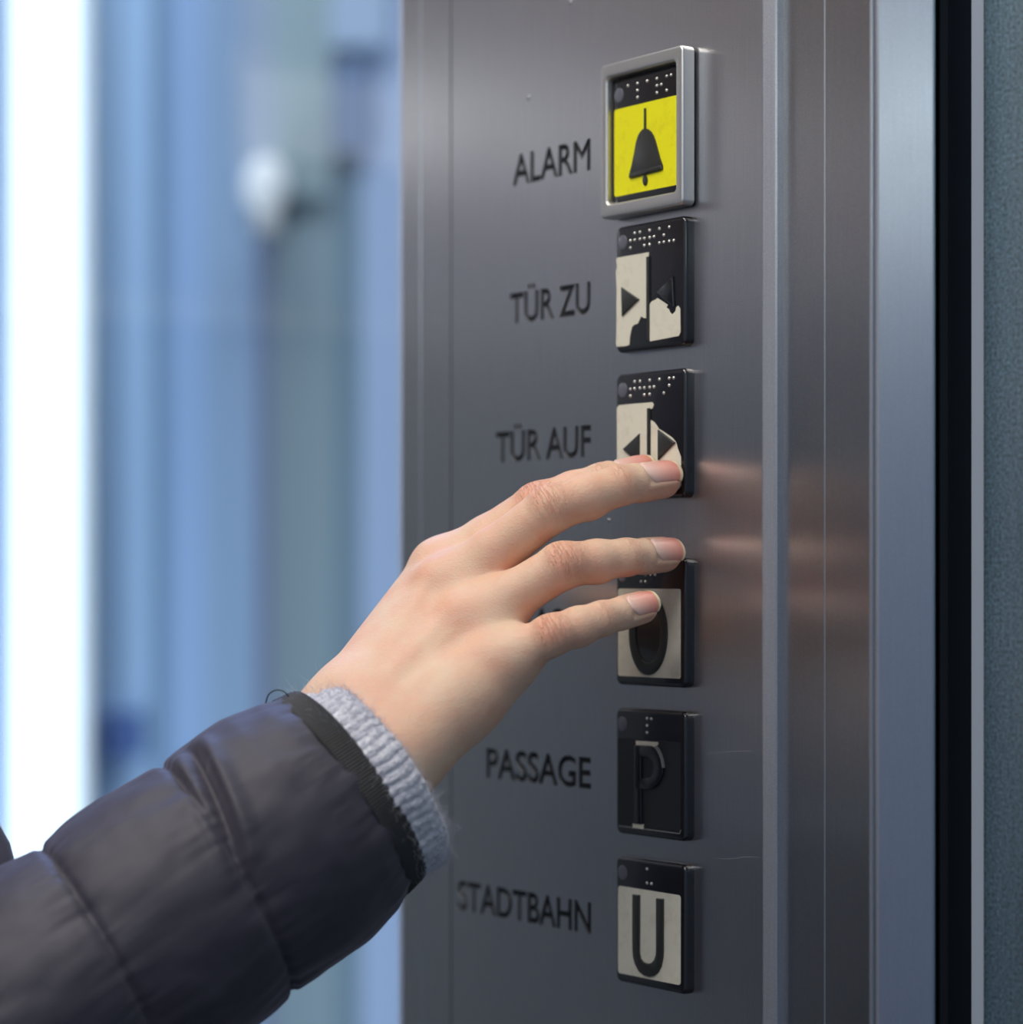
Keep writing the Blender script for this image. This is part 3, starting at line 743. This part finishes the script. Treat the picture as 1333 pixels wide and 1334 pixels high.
def skin_mat():
    m, nt, b = new_mat('skin')
    L = nt.links.new
    tc = N(nt, 'ShaderNodeTexCoord')
    ar = N(nt, 'ShaderNodeAttribute', attribute_name='red')
    n1 = N(nt, 'ShaderNodeTexNoise', Scale=55.0, Detail=4.0, Roughness=0.6); L(tc.outputs['Object'], n1.inputs['Vector'])
    n2 = N(nt, 'ShaderNodeTexNoise', Scale=420.0, Detail=3.0); L(tc.outputs['Object'], n2.inputs['Vector'])
    mx = N(nt, 'ShaderNodeMix', data_type='RGBA'); mx.inputs[6].default_value = srgb(231, 198, 169); mx.inputs[7].default_value = srgb(231, 178, 150)
    mr = N(nt, 'ShaderNodeMapRange'); mr.inputs['From Min'].default_value = 0.35; mr.inputs['From Max'].default_value = 0.72; L(n1.outputs['Fac'], mr.inputs['Value'])
    L(mr.outputs[0], mx.inputs['Factor'])
    m2 = N(nt, 'ShaderNodeMix', data_type='RGBA'); m2.inputs[7].default_value = srgb(232, 140, 112)
    mm = N(nt, 'ShaderNodeMath', operation='MULTIPLY'); mr2 = N(nt, 'ShaderNodeMapRange'); mr2.inputs['From Min'].default_value = 0.3; mr2.inputs['From Max'].default_value = 0.7
    mr2.inputs['To Min'].default_value = 0.55; mr2.inputs['To Max'].default_value = 1.1; L(n2.outputs['Fac'], mr2.inputs['Value'])
    L(ar.outputs['Fac'], mm.inputs[0]); L(mr2.outputs[0], mm.inputs[1]); L(mm.outputs[0], m2.inputs['Factor']); L(mx.outputs[2], m2.inputs[6])
    L(m2.outputs[2], b.inputs['Base Color'])
    b.inputs['Subsurface Weight'].default_value = 0.35; b.inputs['Subsurface Radius'].default_value = (1.0, 0.35, 0.18); b.inputs['Subsurface Scale'].default_value = 0.005
    b.inputs['Roughness'].default_value = 0.52; b.inputs['Specular IOR Level'].default_value = 0.35
    # creases over the finger joints
    ac = N(nt, 'ShaderNodeAttribute', attribute_name='crease'); sp = N(nt, 'ShaderNodeSeparateXYZ'); L(ac.outputs['Vector'], sp.inputs[0])
    cb = N(nt, 'ShaderNodeCombineXYZ'); k1 = N(nt, 'ShaderNodeMath', operation='MULTIPLY'); k1.inputs[1].default_value = 1.25; k2 = N(nt, 'ShaderNodeMath', operation='MULTIPLY'); k2.inputs[1].default_value = 0.22
    L(sp.outputs[0], k1.inputs[0]); L(sp.outputs[1], k2.inputs[0]); L(k1.outputs[0], cb.inputs[0]); L(k2.outputs[0], cb.inputs[1])
    nz = N(nt, 'ShaderNodeTexNoise', Scale=0.75, Detail=3.0, Distortion=0.8); L(cb.outputs[0], nz.inputs['Vector'])
    ab = N(nt, 'ShaderNodeMath', operation='SUBTRACT'); ab.inputs[1].default_value = 0.5; L(nz.outputs['Fac'], ab.inputs[0])
    ab2 = N(nt, 'ShaderNodeMath', operation='ABSOLUTE'); L(ab.outputs[0], ab2.inputs[0])
    ms = N(nt, 'ShaderNodeMapRange'); ms.inputs['From Max'].default_value = 0.05; ms.inputs['To Min'].default_value = -0.5; ms.inputs['To Max'].default_value = 0.0; L(ab2.outputs[0], ms.inputs['Value'])
    mw = N(nt, 'ShaderNodeMath', operation='MULTIPLY'); L(ms.outputs[0], mw.inputs[0]); L(sp.outputs[2], mw.inputs[1])
    # fine skin lines
    mp = N(nt, 'ShaderNodeMapping'); mp.inputs['Rotation'].default_value = (0, 0.6, 0); mp.inputs['Scale'].default_value = (1, 1, 1.6); L(tc.outputs['Object'], mp.inputs['Vector'])
    vo = N(nt, 'ShaderNodeTexVoronoi', Scale=950.0); L(mp.outputs[0], vo.inputs['Vector'])
    n3 = N(nt, 'ShaderNodeTexNoise', Scale=300.0, Detail=4.0); L(tc.outputs['Object'], n3.inputs['Vector'])
    s1 = N(nt, 'ShaderNodeMath', operation='MULTIPLY_ADD'); s1.inputs[1].default_value = 0.16; L(vo.outputs['Distance'], s1.inputs[0]); L(mw.outputs[0], s1.inputs[2])
    s2 = N(nt, 'ShaderNodeMath', operation='MULTIPLY_ADD'); s2.inputs[1].default_value = 0.35; L(n3.outputs['Fac'], s2.inputs[0]); L(s1.outputs[0], s2.inputs[2])
    bp = N(nt, 'ShaderNodeBump', Strength=0.8, Distance=0.0006); L(s2.outputs[0], bp.inputs['Height']); L(bp.outputs['Normal'], b.inputs['Normal'])
    return m
M['skin'] = skin_mat()
hand = obj('hand', me, M['skin'], person)

def nail_mat():
    m, nt, b = new_mat('fingernail'); L = nt.links.new
    a = N(nt, 'ShaderNodeAttribute', attribute_name='edge')
    rp = N(nt, 'ShaderNodeValToRGB'); L(a.outputs['Fac'], rp.inputs['Fac'])
    cr = rp.color_ramp; cr.elements[0].position = 0.0; cr.elements[0].color = srgb(240, 205, 190)
    cr.elements[1].position = 1.0; cr.elements[1].color = srgb(246, 232, 205)
    for p_, c_ in ((0.14, srgb(240, 192, 176)), (0.5, srgb(236, 168, 152)), (0.88, srgb(226, 142, 122)), (0.925, srgb(240, 214, 170))):
        e_ = cr.elements.new(p_); e_.color = c_
    L(rp.outputs[0], b.inputs['Base Color'])
    b.inputs['Roughness'].default_value = 0.3; b.inputs['Subsurface Weight'].default_value = 0.2
    b.inputs['Subsurface Scale'].default_value = 0.002; b.inputs['Coat Weight'].default_value = 0.08; b.inputs['Specular IOR Level'].default_value = 0.35
    return m
M['nail'] = nail_mat()
for n in J:
    p0, p1 = NAIL[n]; a, d, l = finger_frame(n); c = J[n][3]
    nu, nvv = 30, 22; pts = []; ed = []
    for i in range(nu + 1):
        for k in range(nvv + 1):
            tt = -1 + 2 * k / nvv; s = i / nu
            q0 = p0 + 3.4 * abs(tt) ** 2.0; q1 = p1 - 1.9 * abs(tt) ** 2.6
            p = q0 + (q1 - q0) * s; ang = tt * NW
            pts.append((p, ang, tt, s)); ed.append(s)
    P = np.array(pts)
    dirs = np.cos(P[:, 1])[:, None] * d + np.sin(P[:, 1])[:, None] * l
    pc = np.minimum(P[:, 0], 1.2)
    base = c + pc[:, None] * a
    lo_, hi_ = np.full(len(P), 2.0), np.full(len(P), 11.0)
    for _ in range(16):
        mid = (lo_ + hi_) / 2; v_ = sd_finger(base + dirs * mid[:, None], n)
        hi_ = np.where(v_ > 0, mid, hi_); lo_ = np.where(v_ > 0, lo_, mid)
    rr = (lo_ + hi_) / 2
    off = 0.12 - 0.55 * np.abs(P[:, 2]) ** 6 * np.clip(1.2 - P[:, 3], 0, 1) - 0.5 * np.clip(1 - P[:, 3] / .06, 0, 1)
    drop = 0.028 * np.clip(P[:, 0] - 0.0, 0, None) ** 2
    pos = c + P[:, 0][:, None] * a + dirs * (rr + off)[:, None] - d * drop[:, None]
    inn = pos - dirs * 0.5
    vs = np.concatenate([pos, inn]); fs = []; T = len(pos); st = nvv + 1
    for i in range(nu):
        for k in range(nvv):
            q = (i * st + k, i * st + k + 1, (i + 1) * st + k + 1, (i + 1) * st + k); fs.append(q[::-1]); fs.append(tuple(x + T for x in q))
    rimi = [i * st for i in range(nu + 1)] + [nu * st + k for k in range(1, nvv + 1)] + [i * st + nvv for i in range(nu - 1, -1, -1)] + [k for k in range(nvv - 1, 0, -1)]
    for i in range(len(rimi)):
        x, y = rimi[i], rimi[(i + 1) % len(rimi)]; fs.append((x, y, y + T, x + T))
    me = mesh_from(to_local(vs), fs, True)
    bm = bmesh.new(); bm.from_mesh(me); bmesh.ops.recalc_face_normals(bm, faces=bm.faces); bm.to_mesh(me); bm.free()
    at = me.attributes.new('edge', 'FLOAT', 'POINT'); at.data.foreach_set('value', np.array(ed + ed, np.float32))
    obj('fingernail', me, M['nail'], hand)

# ================================================================ sleeve
AU = nrm(V3([-.57, 0, .82]) - (V3([-.57, 0, .82]) @ ARM_D) * ARM_D)       # towards the upper outline
AV = nrm(np.cross(ARM_D, AU)); AV = AV if AV[1] < 0 else -AV              # towards the viewer
ELB = ARM_C + ARM_D * 235
SH = V3([-268, 884, 112])
def fbm(x, y, z, o=3): return noise.fractal(Vector((x, y, z)), 1.0, 2.0, o)
def seam_s(k, ca): return (46, 93, 139, 186)[k] - 3.5 * ca
def sleeve_r(s, a):
    ca, sa = math.cos(a), math.sin(a)
    base = np.interp(s, [-4, 0, 6, 18, 40, 70, 120, 200, 260], [37.4, 38.3, 40.6, 42.9, 43.9, 44.3, 45.2, 47, 48])
    sm = [-10] + [seam_s(k, ca) for k in range(4)] + [236 - 3.5 * ca]
    puff = 0; dist = 99
    for i in range(len(sm) - 1):
        if sm[i] <= s < sm[i + 1]:
            t = (s - sm[i]) / (sm[i + 1] - sm[i])
            puff = (1 - abs(2 * t - 1) ** 2.6)
            if i == 0: puff = 1 - max(0, 2 * t - 1) ** 2.6
    dist = min(abs(s - x) for x in sm[1:])
    r = base + 2.3 * puff - 1.6
    r -= 1.5 * math.exp(-(dist / 1.3) ** 2)
    # soft gathers running out of the seams
    g = fbm(a * 5.2, s * 0.018, 3.1, 3)
    r += 0.9 * g * math.exp(-dist / 11) + 0.5 * fbm(a * 11, s * 0.05, 9.0, 2) * math.exp(-dist / 7)
    r += 1.3 * fbm(a * 1.6, s * 0.030, 17.0, 3)
    if s < 20: r += 0.55 * fbm(a * 9, s * 0.06, 5.5, 3) * (1 - max(0, s) / 20)
    # deep diagonal fold from the top edge into the first seam
    ad = math.degrees(a)
    if -20 < ad < 120:
        t = (ad - 22) / (90 - 22); sc = 31.5 + 12.0 * max(0, t) ** 1.3
        env = math.exp(-((ad - 52) / 33) ** 4)
        q = s - sc
        r += env * (2.1 * math.exp(-((q + 3.0) / 3.2) ** 2) - 3.6 * math.exp(-((q - 2.2) / 2.0) ** 2) + 1.5 * math.exp(-((q - 7.5) / 2.6) ** 2))
    return r
def tube(fun_center, s_list, na, rfun):
    vs = []; 
    for s in s_list:
        c, u_, v_ = fun_center(s)
        for k in range(na):
            a = 2 * math.pi * k / na
            aa = a if a <= math.pi * 1.5 else a - 2 * math.pi
            r = rfun(s, aa); vs.append(c + u_ * r * math.cos(a) + v_ * r * math.sin(a))
    fs = []
    for i in range(len(s_list) - 1):
        for k in range(na):
            fs.append((i * na + k, i * na + (k + 1) % na, (i + 1) * na + (k + 1) % na, (i + 1) * na + k))
    return vs, fs
def straight(s): return ARM_C + ARM_D * s, AU, AV
def arm_c(s):
    if s <= 200: return straight(s)
    # bend at the elbow, then rise to the shoulder
    E = ARM_C + ARM_D * 200; d2 = nrm(SH - (E + ARM_D * 40)); t = min(1, (s - 200) / 90)
    d = nrm(ARM_D * (1 - t) + d2 * t)
    # quadratic bezier for the centre line
    tot = 420.0; q = (s - 200) / tot; Cc = E + ARM_D * 75
    c = E * (1 - q) ** 2 + Cc * 2 * q * (1 - q) + SH * q * q
    d = nrm((Cc - E) * 2 * (1 - q) + (SH - Cc) * 2 * q)
    u = nrm(AU - (AU @ d) * d) if abs(AU @ d) < .98 else nrm(V3([-1, 0, 0]) - (V3([-1, 0, 0]) @ d) * d)
    v = np.cross(d, u); v = v if v @ AV > 0 else -v
    return c, u, v
def sleeve_full(s, a):
    if s <= 225: return sleeve_r(s, a)
    r0 = sleeve_r(225, a); t = (s - 225) / 395
    return r0 * (1 - t) + 58 * t + 3.5 * abs(math.sin((s - 225) / 46 * math.pi)) ** 0.5 * min(1, (s - 225) / 40) 
jm, nt, b = new_mat('jacket_nylon'); L = nt.links.new
b.inputs['Base Color'].default_value = (0.034, 0.030, 0.044, 1); b.inputs['Roughness'].default_value = 0.6; b.inputs['Specular IOR Level'].default_value = 0.5
b.inputs['Sheen Weight'].default_value = 0.28; b.inputs['Sheen Roughness'].default_value = 0.45; b.inputs['Sheen Tint'].default_value = (0.75, 0.7, 0.85, 1)
tc = N(nt, 'ShaderNodeTexCoord'); wv = N(nt, 'ShaderNodeTexNoise', Scale=1800.0, Detail=2.0); w2 = N(nt, 'ShaderNodeTexNoise', Scale=45.0, Detail=5.0, Roughness=0.6, Distortion=0.5)
L(tc.outputs['Object'], wv.inputs['Vector']); L(tc.outputs['Object'], w2.inputs['Vector'])
b1 = N(nt, 'ShaderNodeBump', Strength=0.25, Distance=0.0001); b2 = N(nt, 'ShaderNodeBump', Strength=0.35, Distance=0.0010)
L(wv.outputs['Fac'], b1.inputs['Height']); L(w2.outputs['Fac'], b2.inputs['Height']); L(b2.outputs['Normal'], b1.inputs['Normal']); L(b1.outputs['Normal'], b.inputs['Normal'])
M['jacket'] = jm
sl = [x for x in np.arange(-2, 226, 1.1)] + [x for x in np.arange(228, 621, 5.0)]
# shell folds back inside at the cuff
vs, fs = tube(arm_c, sl, 300, sleeve_full)
n0 = len(vs)
for (s, dr) in ((-2.4, -1.2), (-1.0, -3.0), (6, -4.5), (30, -6)):
    c, u_, v_ = straight(s)
    for k in range(300):
        a = 2 * math.pi * k / 300; r = 38.0 + dr
        vs.append(c + u_ * r * math.cos(a) + v_ * r * math.sin(a))
for i in range(4):
    A0 = n0 + (i - 1) * 300 if i else 0; B0 = n0 + i * 300
    for k in range(300): fs.append((B0 + k, B0 + (k + 1) % 300, A0 + (k + 1) % 300, A0 + k))
me = mesh_from(to_local(vs), fs)
bm = bmesh.new(); bm.from_mesh(me); bmesh.ops.recalc_face_normals(bm, faces=bm.faces); bm.to_mesh(me); bm.free()
sleeve = obj('jacket_sleeve', me, M['jacket'], person)

# grosgrain binding at the sleeve end
def band_prof(t):      # t 0..1 round the section, outside then inside: (s, r)
    pr = [(0.8, 38.3), (0.2, 39.0), (-1.0, 39.2), (-4, 38.7), (-7, 38.2), (-8.4, 37.7), (-8.9, 36.9), (-8.2, 36.0), (-4, 36.2), (1.5, 36.6)]
    return pr
na = 1320; pr = []
base_pr = band_prof(0)
for i in range(len(base_pr) - 1):
    for q in (0, .34, .67): pr.append((base_pr[i][0] * (1 - q) + base_pr[i + 1][0] * q, base_pr[i][1] * (1 - q) + base_pr[i + 1][1] * q))
pr.append(base_pr[-1])
vs = []
for (s, r) in pr:
    for k in range(na):
        a = 2 * math.pi * k / na; rib = 0.20 * math.cos(a * 220) if r > 37.2 else 0
        tilt = -3.0 * math.cos(a) * 0 ; wob = 0.5 * fbm(math.cos(a) * 2, math.sin(a) * 2, 4.4, 2)
        c = ARM_C + ARM_D * (s + tilt); rr = r + rib + wob * (0.6)
        vs.append(c + AU * rr * math.cos(a) + AV * rr * math.sin(a))
fs = [(i * na + k, i * na + (k + 1) % na, (i + 1) * na + (k + 1) % na, (i + 1) * na + k) for i in range(len(pr) - 1) for k in range(na)]
me = mesh_from(to_local(vs), fs)
bm = bmesh.new(); bm.from_mesh(me); bmesh.ops.recalc_face_normals(bm, faces=bm.faces); bm.to_mesh(me); bm.free()
o = obj('cuff_binding', me, plain('grosgrain', (0.022, 0.021, 0.022, 1), 0.6, bump=(2500, 0.2, 0.0001)), sleeve)
o['label'] = 'ribbed black tape along the sleeve end'
# loose thread
cu = bpy.data.curves.new('loose_thread', 'CURVE'); cu.dimensions = '3D'; cu.bevel_depth = 0.00022; cu.bevel_resolution = 2
sp = cu.splines.new('BEZIER'); tp = [(346, 916, 838), (352, 903, 836), (364, 899, 836), (375, 906, 836), (376, 912, 838)]
sp.bezier_points.add(len(tp) - 1)
for bp_, t in zip(sp.bezier_points, tp):
    bp_.co = to_local([px(*t)])[0]; bp_.handle_left_type = bp_.handle_right_type = 'AUTO'
o = bpy.data.objects.new('t', cu); col.objects.link(o); bpy.context.view_layer.update()
tm = bpy.data.meshes.new_from_object(o.evaluated_get(bpy.context.evaluated_depsgraph_get())); bpy.data.objects.remove(o)
tm.materials.clear(); obj('loose_thread', tm, M['ink'], sleeve)

# knitted cuff
knit, nt, b = new_mat('grey_wool'); L = nt.links.new
tc = N(nt, 'ShaderNodeTexCoord'); nz = N(nt, 'ShaderNodeTexNoise', Scale=330.0, Detail=6.0, Roughness=0.75, Distortion=0.4); L(tc.outputs['Object'], nz.inputs['Vector'])
rp = N(nt, 'ShaderNodeValToRGB'); rp.color_ramp.elements[0].position = 0.3; rp.color_ramp.elements[0].color = srgb(165, 165, 178); rp.color_ramp.elements[1].position = 0.68; rp.color_ramp.elements[1].color = srgb(243, 242, 246)
L(nz.outputs['Fac'], rp.inputs['Fac']); L(rp.outputs[0], b.inputs['Base Color']); b.inputs['Roughness'].default_value = 0.95; b.inputs['Sheen Weight'].default_value = 0.4
n2 = N(nt, 'ShaderNodeTexNoise', Scale=900.0, Detail=4.0); L(tc.outputs['Object'], n2.inputs['Vector']); bp = N(nt, 'ShaderNodeBump', Strength=0.9, Distance=0.0006)
L(n2.outputs['Fac'], bp.inputs['Height']); L(bp.outputs['Normal'], b.inputs['Normal'])
M['knit'] = knit
kp = [(14, 33.5), (4, 35.2), (-2, 36.2), (-6, 36.9), (-10, 37.4), (-14, 37.6), (-16.5, 37.2), (-18.4, 36.0), (-19.2, 34.2), (-18.6, 32.2), (-16.5, 30.8), (-12, 29.6), (-4, 28.6), (10, 28.0)]
kk = []
ca_ = np.array(kp); tt_ = np.linspace(0, len(kp) - 1, 78)
kk = np.stack([np.interp(tt_, range(len(kp)), ca_[:, 0]), np.interp(tt_, range(len(kp)), ca_[:, 1])], 1)
KOFF = V3([0.6, 0, 0.8])
def knit_pt(s, r, a, extra=0.0):
    rib = abs(math.sin(a * 31 + 0.25 * math.sin(s * .5 + a * 3)))
    st = 0.5 + 0.5 * math.cos(s * 2.9 + 2.2 * abs(math.sin(a * 31)) )
    d = 0.8 * (rib ** 0.7) - 0.4 + 0.25 * st * rib
    d += 1.0 * fbm(math.cos(a) * 2.2, math.sin(a) * 2.2, s * .05, 3) + 0.45 * fbm(a * 40, s * 0.9, 1.0, 3)
    so = 1.3 * fbm(math.cos(a) * 1.5 + 7, math.sin(a) * 1.5, 0, 2)
    sq = 1.0 - 0.10 * max(0, math.cos(a)) * max(0, min(1, (-s) / 12))
    rr = (r + d + extra) * sq
    return ARM_C + KOFF + ARM_D * (s + so * max(0, min(1, -s / 8))) + AU * rr * math.cos(a) + AV * rr * math.sin(a)
na = 900; vs = [knit_pt(s, r, 2 * math.pi * k / na) for s, r in kk for k in range(na)]
fs = [(i * na + k, i * na + (k + 1) % na, (i + 1) * na + (k + 1) % na, (i + 1) * na + k) for i in range(len(kk) - 1) for k in range(na)]
me = mesh_from(to_local(vs), fs)
bm = bmesh.new(); bm.from_mesh(me); bmesh.ops.recalc_face_normals(bm, faces=bm.faces); bm.to_mesh(me); bm.free()
kc = obj('knitted_cuff', me, M['knit'], person); kc['label'] = 'fuzzy light grey ribbed wool cuff'
# fuzz
fv, ff = [], []
rnd = random.Random(3)
for i in range(8000):
    a = rnd.uniform(0, 2 * math.pi); q = rnd.uniform(14, 52); s, r = kk[int(q)]
    p = knit_pt(s, r, a); rad = nrm(AU * math.cos(a) + AV * math.sin(a))
    out = nrm(rad * rnd.uniform(.2, 1) - ARM_D * rnd.uniform(-.4, .9) * (1 if s < -8 else .3) + V3([rnd.uniform(-1, 1) for _ in range(3)]) * .6)
    ln = rnd.uniform(0.8, 2.8) if rnd.random() < .9 else rnd.uniform(3, 7)
    bend = V3([rnd.uniform(-1, 1) for _ in range(3)]) * ln * .35
    side = nrm(np.cross(out, V3([rnd.uniform(-1, 1) for _ in range(3)]))) * 0.040; up2 = nrm(np.cross(out, side)) * 0.040
    b0 = len(fv); ns = 4
    for k in range(ns + 1):
        t = k / ns; c = p + out * ln * t + bend * t * t; w_ = 1 - .6 * t
        fv += [c + side * w_, c - side * w_ * .5 + up2 * w_, c - side * w_ * .5 - up2 * w_]
    for k in range(ns):
        for m_ in range(3):
            ff.append((b0 + k * 3 + m_, b0 + k * 3 + (m_ + 1) % 3, b0 + k * 3 + 3 + (m_ + 1) % 3, b0 + k * 3 + 3 + m_))
o = obj('wool_fuzz', mesh_from(to_local(fv), ff), plain('wool_fibre', srgb(205, 205, 215), 0.9), kc); o['kind'] = 'stuff'

# jacket body, just left of the picture
tv = []; nz_, na = 150, 160; TC = (-367, 905)
for i in range(nz_ + 1):
    zz = -560 + i * 5.0
    bulge = np.interp(zz, [-560, -300, -150, -95, -68, -40, 0, 90, 130, 165, 190], [150, 172, 194, 190, 183, 172, 160, 158, 140, 105, 66])
    q = ((zz + 86) % 62) / 62; puff = 7 * (1 - abs(2 * q - 1) ** 2.4)
    for k in range(na):
        a = 2 * math.pi * k / na
        r = bulge - 7 + puff + 4 * fbm(math.cos(a) * 2, math.sin(a) * 2, zz * .01, 3)
        tv.append((TC[0] + r * math.cos(a) * 1.0, TC[1] + r * .42 * math.sin(a), zz))
tf = [(i * na + k, i * na + (k + 1) % na, (i + 1) * na + (k + 1) % na, (i + 1) * na + k) for i in range(nz_) for k in range(na)]
tf.append(tuple(range(na))[::-1]); tf.append(tuple(nz_ * na + k for k in range(na)))
obj('jacket_body', mesh_from(to_local(tv), tf), M['jacket'], person)

trm = plain('dark_denim', (0.03, 0.04, 0.07, 1), 0.8)
for k_, x_ in enumerate((-430, -310)):
    vs = []
    for i in range(40):
        t_ = i / 39; zz = -545 - t_ * 655
        r = np.interp(t_, [0, .3, .5, .75, 1], [84, 70, 58, 56, 48]) + 1.5 * math.sin(i * 1.7)
        for k in range(48):
            a = 2 * math.pi * k / 48; vs.append((x_ + r * math.cos(a), 905 + r * .95 * math.sin(a), zz))
    fs = [(i * 48 + k, i * 48 + (k + 1) % 48, (i + 1) * 48 + (k + 1) % 48, (i + 1) * 48 + k) for i in range(39) for k in range(48)]
    obj('trouser_leg', mesh_from(to_local(vs), fs), trm, person)
    bm = bmesh.new(); bmesh.ops.create_uvsphere(bm, u_segments=28, v_segments=16, radius=1)
    c_ = to_local([V3([x_ + 22, 905 + 35, -1249])])[0]
    for v in bm.verts:
        x3, y3, z3 = v.co; q_ = V3([.5, .86, 0]) * (y3 * 130) + V3([.86, -.5, 0]) * (x3 * 46 * (1 - .15 * y3)) + V3([0, 0, 1]) * (max(z3, 0) * (72 - 26 * y3))
        v.co = Vector(c_) + Vector(q_) * MM
    bmesh.ops.recalc_face_normals(bm, faces=bm.faces)
    obj('shoe', bm_mesh(bm, 50), M['black'], person)

# head and hair, above and left of the picture
HC = V3([-367, 905, 322]); FD = nrm(V3([0.62, 0.78, 0.0])); RT = V3([FD[1], -FD[0], 0]); UPZ = V3([0, 0, 1.0])
def hq(p):
    q = p - HC; return q @ RT, q @ FD, q[:, 2]
def ell(x, y, z, c, r): 
    k = np.sqrt(((x - c[0]) / r[0]) ** 2 + ((y - c[1]) / r[1]) ** 2 + ((z - c[2]) / r[2]) ** 2); return (k - 1) * min(r)
def sd_head(p):
    x, y, z = hq(p)
    f = ell(x, y, z, (0, -8, 22), (74, 92, 88))
    f = smin(f, ell(x, y, z, (0, 18, -42), (54, 66, 66)), 26)
    f = smin(f, ell(x, y, z, (0, 66, -88), (20, 17, 17)), 20)
    f = smin(f, ell(x, y, z, (0, 84, 8), (40, 8, 10)), 16)
    f = smin(f, cap(p, HC + FD * 82 + UPZ * 2, HC + FD * 100 - UPZ * 34, 6, 9), 9)
    for sx_ in (-1, 1):
        f = smin(f, ell(x, y, z, (34 * sx_, 66, -28), (22, 20, 18)), 16)
        f = smin(f, ell(x, y, z, (8 * sx_, 96, -38), (7, 8, 6)), 5)
        f = smin(f, ell(x, y, z, (74 * sx_, -4, -14), (7, 18, 30)), 6)
        f = -smin(-f, ell(x, y, z, (31 * sx_, 92, -4), (15, 13, 10)), 8)
    f = smin(f, ell(x, y, z, (0, 88, -58), (22, 8, 5)), 4); f = smin(f, ell(x, y, z, (0, 86, -67), (19, 8, 6)), 4)
    return smin(f, cap(p, HC + V3([0, 0, -50]) - FD * 14, HC + V3([0, 0, -165]) - FD * 22, 52, 56), 22)
hv2, hf2 = surface_nets(sd_head, HC - np.array([125, 125, 165]), HC + np.array([125, 125, 125]), 3.0)
obj('head', mesh_from(to_local(hv2), hf2), M['skin'], person)
def sd_hair(p):
    x, y, z = hq(p)
    f = ell(x, y, z, (0, -16, 26), (84, 98, 96)); f = smin(f, ell(x, y, z, (0, -46, -50), (78, 58, 90)), 30)
    f = f + 1.6 * np.sin(x * .35 + z * .06) * np.sin(y * .2)
    face = ell(x, y, z, (0, 92, -34), (60, 74, 84))
    return np.maximum(f, -face)
hv3, hf3 = surface_nets(sd_hair, HC - np.array([125, 145, 165]), HC + np.array([125, 125, 140]), 3.0)
obj('hair', mesh_from(to_local(hv3), hf3), plain('brown_hair', (0.045, 0.026, 0.016, 1), 0.5, bump=(260, 0.6, 0.003)), person)
ew = plain('eye_white', (0.75, 0.73, 0.70, 1), 0.2); ei = plain('eye_iris', (0.05, 0.03, 0.02, 1), 0.15); lipm = plain('lips', srgb(190, 105, 95), 0.4)
for sx_ in (-1, 1):
    for nm, r_, off_, mt in (('eye', 11.5, 74, ew), ('iris', 5.2, 81.5, ei)):
        bm = bmesh.new(); bmesh.ops.create_uvsphere(bm, u_segments=24, v_segments=16, radius=r_ * MM)
        c_ = to_local([HC + RT * 31 * sx_ + FD * off_ - UPZ * 3])[0]
        for v in bm.verts: v.co += Vector(c_)
        obj(nm, bm_mesh(bm, 80), mt, person)
    bm = bmesh.new(); bmesh.ops.create_uvsphere(bm, u_segments=20, v_segments=10, radius=1)
    c_ = to_local([HC + RT * 31 * sx_ + FD * 82 + UPZ * 18])[0]
    for v in bm.verts:
        q_ = RT * v.co.x * 17 + FD * v.co.y * 7 + UPZ * (v.co.z * 2.4 - 3.5 * v.co.x ** 2); v.co = Vector(c_) + Vector(q_) * MM
    obj('eyebrow', bm_mesh(bm, 80), ei, person)
bm = bmesh.new(); bmesh.ops.create_uvsphere(bm, u_segments=24, v_segments=12, radius=1)
c_ = to_local([HC + FD * 88 - UPZ * 62])[0]
for v in bm.verts: v.co = Vector(c_) + Vector(RT * v.co.x * 21 + FD * v.co.y * 9.5 * (1 - .3 * v.co.x ** 2) + UPZ * v.co.z * 7.5 * (1 - .5 * v.co.x ** 2)) * MM
obj('mouth', bm_mesh(bm, 80), lipm, person)

# ---------------------------------------------------------------- camera
cd = bpy.data.cameras.new('camera'); cam = bpy.data.objects.new('camera', cd); col.objects.link(cam)
cam.location = (0, 0, CAMZ); cam.rotation_euler = (math.radians(90), 0, 0)
cd.sensor_fit = 'HORIZONTAL'; cd.sensor_width = 36.0; cd.lens = F / 1333 * 36.0
cd.shift_x = 0.0; cd.shift_y = (HY - 667) / 1333.0
cd.clip_start = 0.02
cd.dof.use_dof = True; cd.dof.focus_distance = 0.868; cd.dof.aperture_fstop = 5.4
sc = bpy.context.scene; sc.camera = cam
sc.view_settings.view_transform = 'Standard'; sc.view_settings.look = 'None'; sc.view_settings.exposure = 0.0; sc.view_settings.gamma = 1.0
sc.cycles.use_denoising = True; sc.cycles.sample_clamp_indirect = 4.0
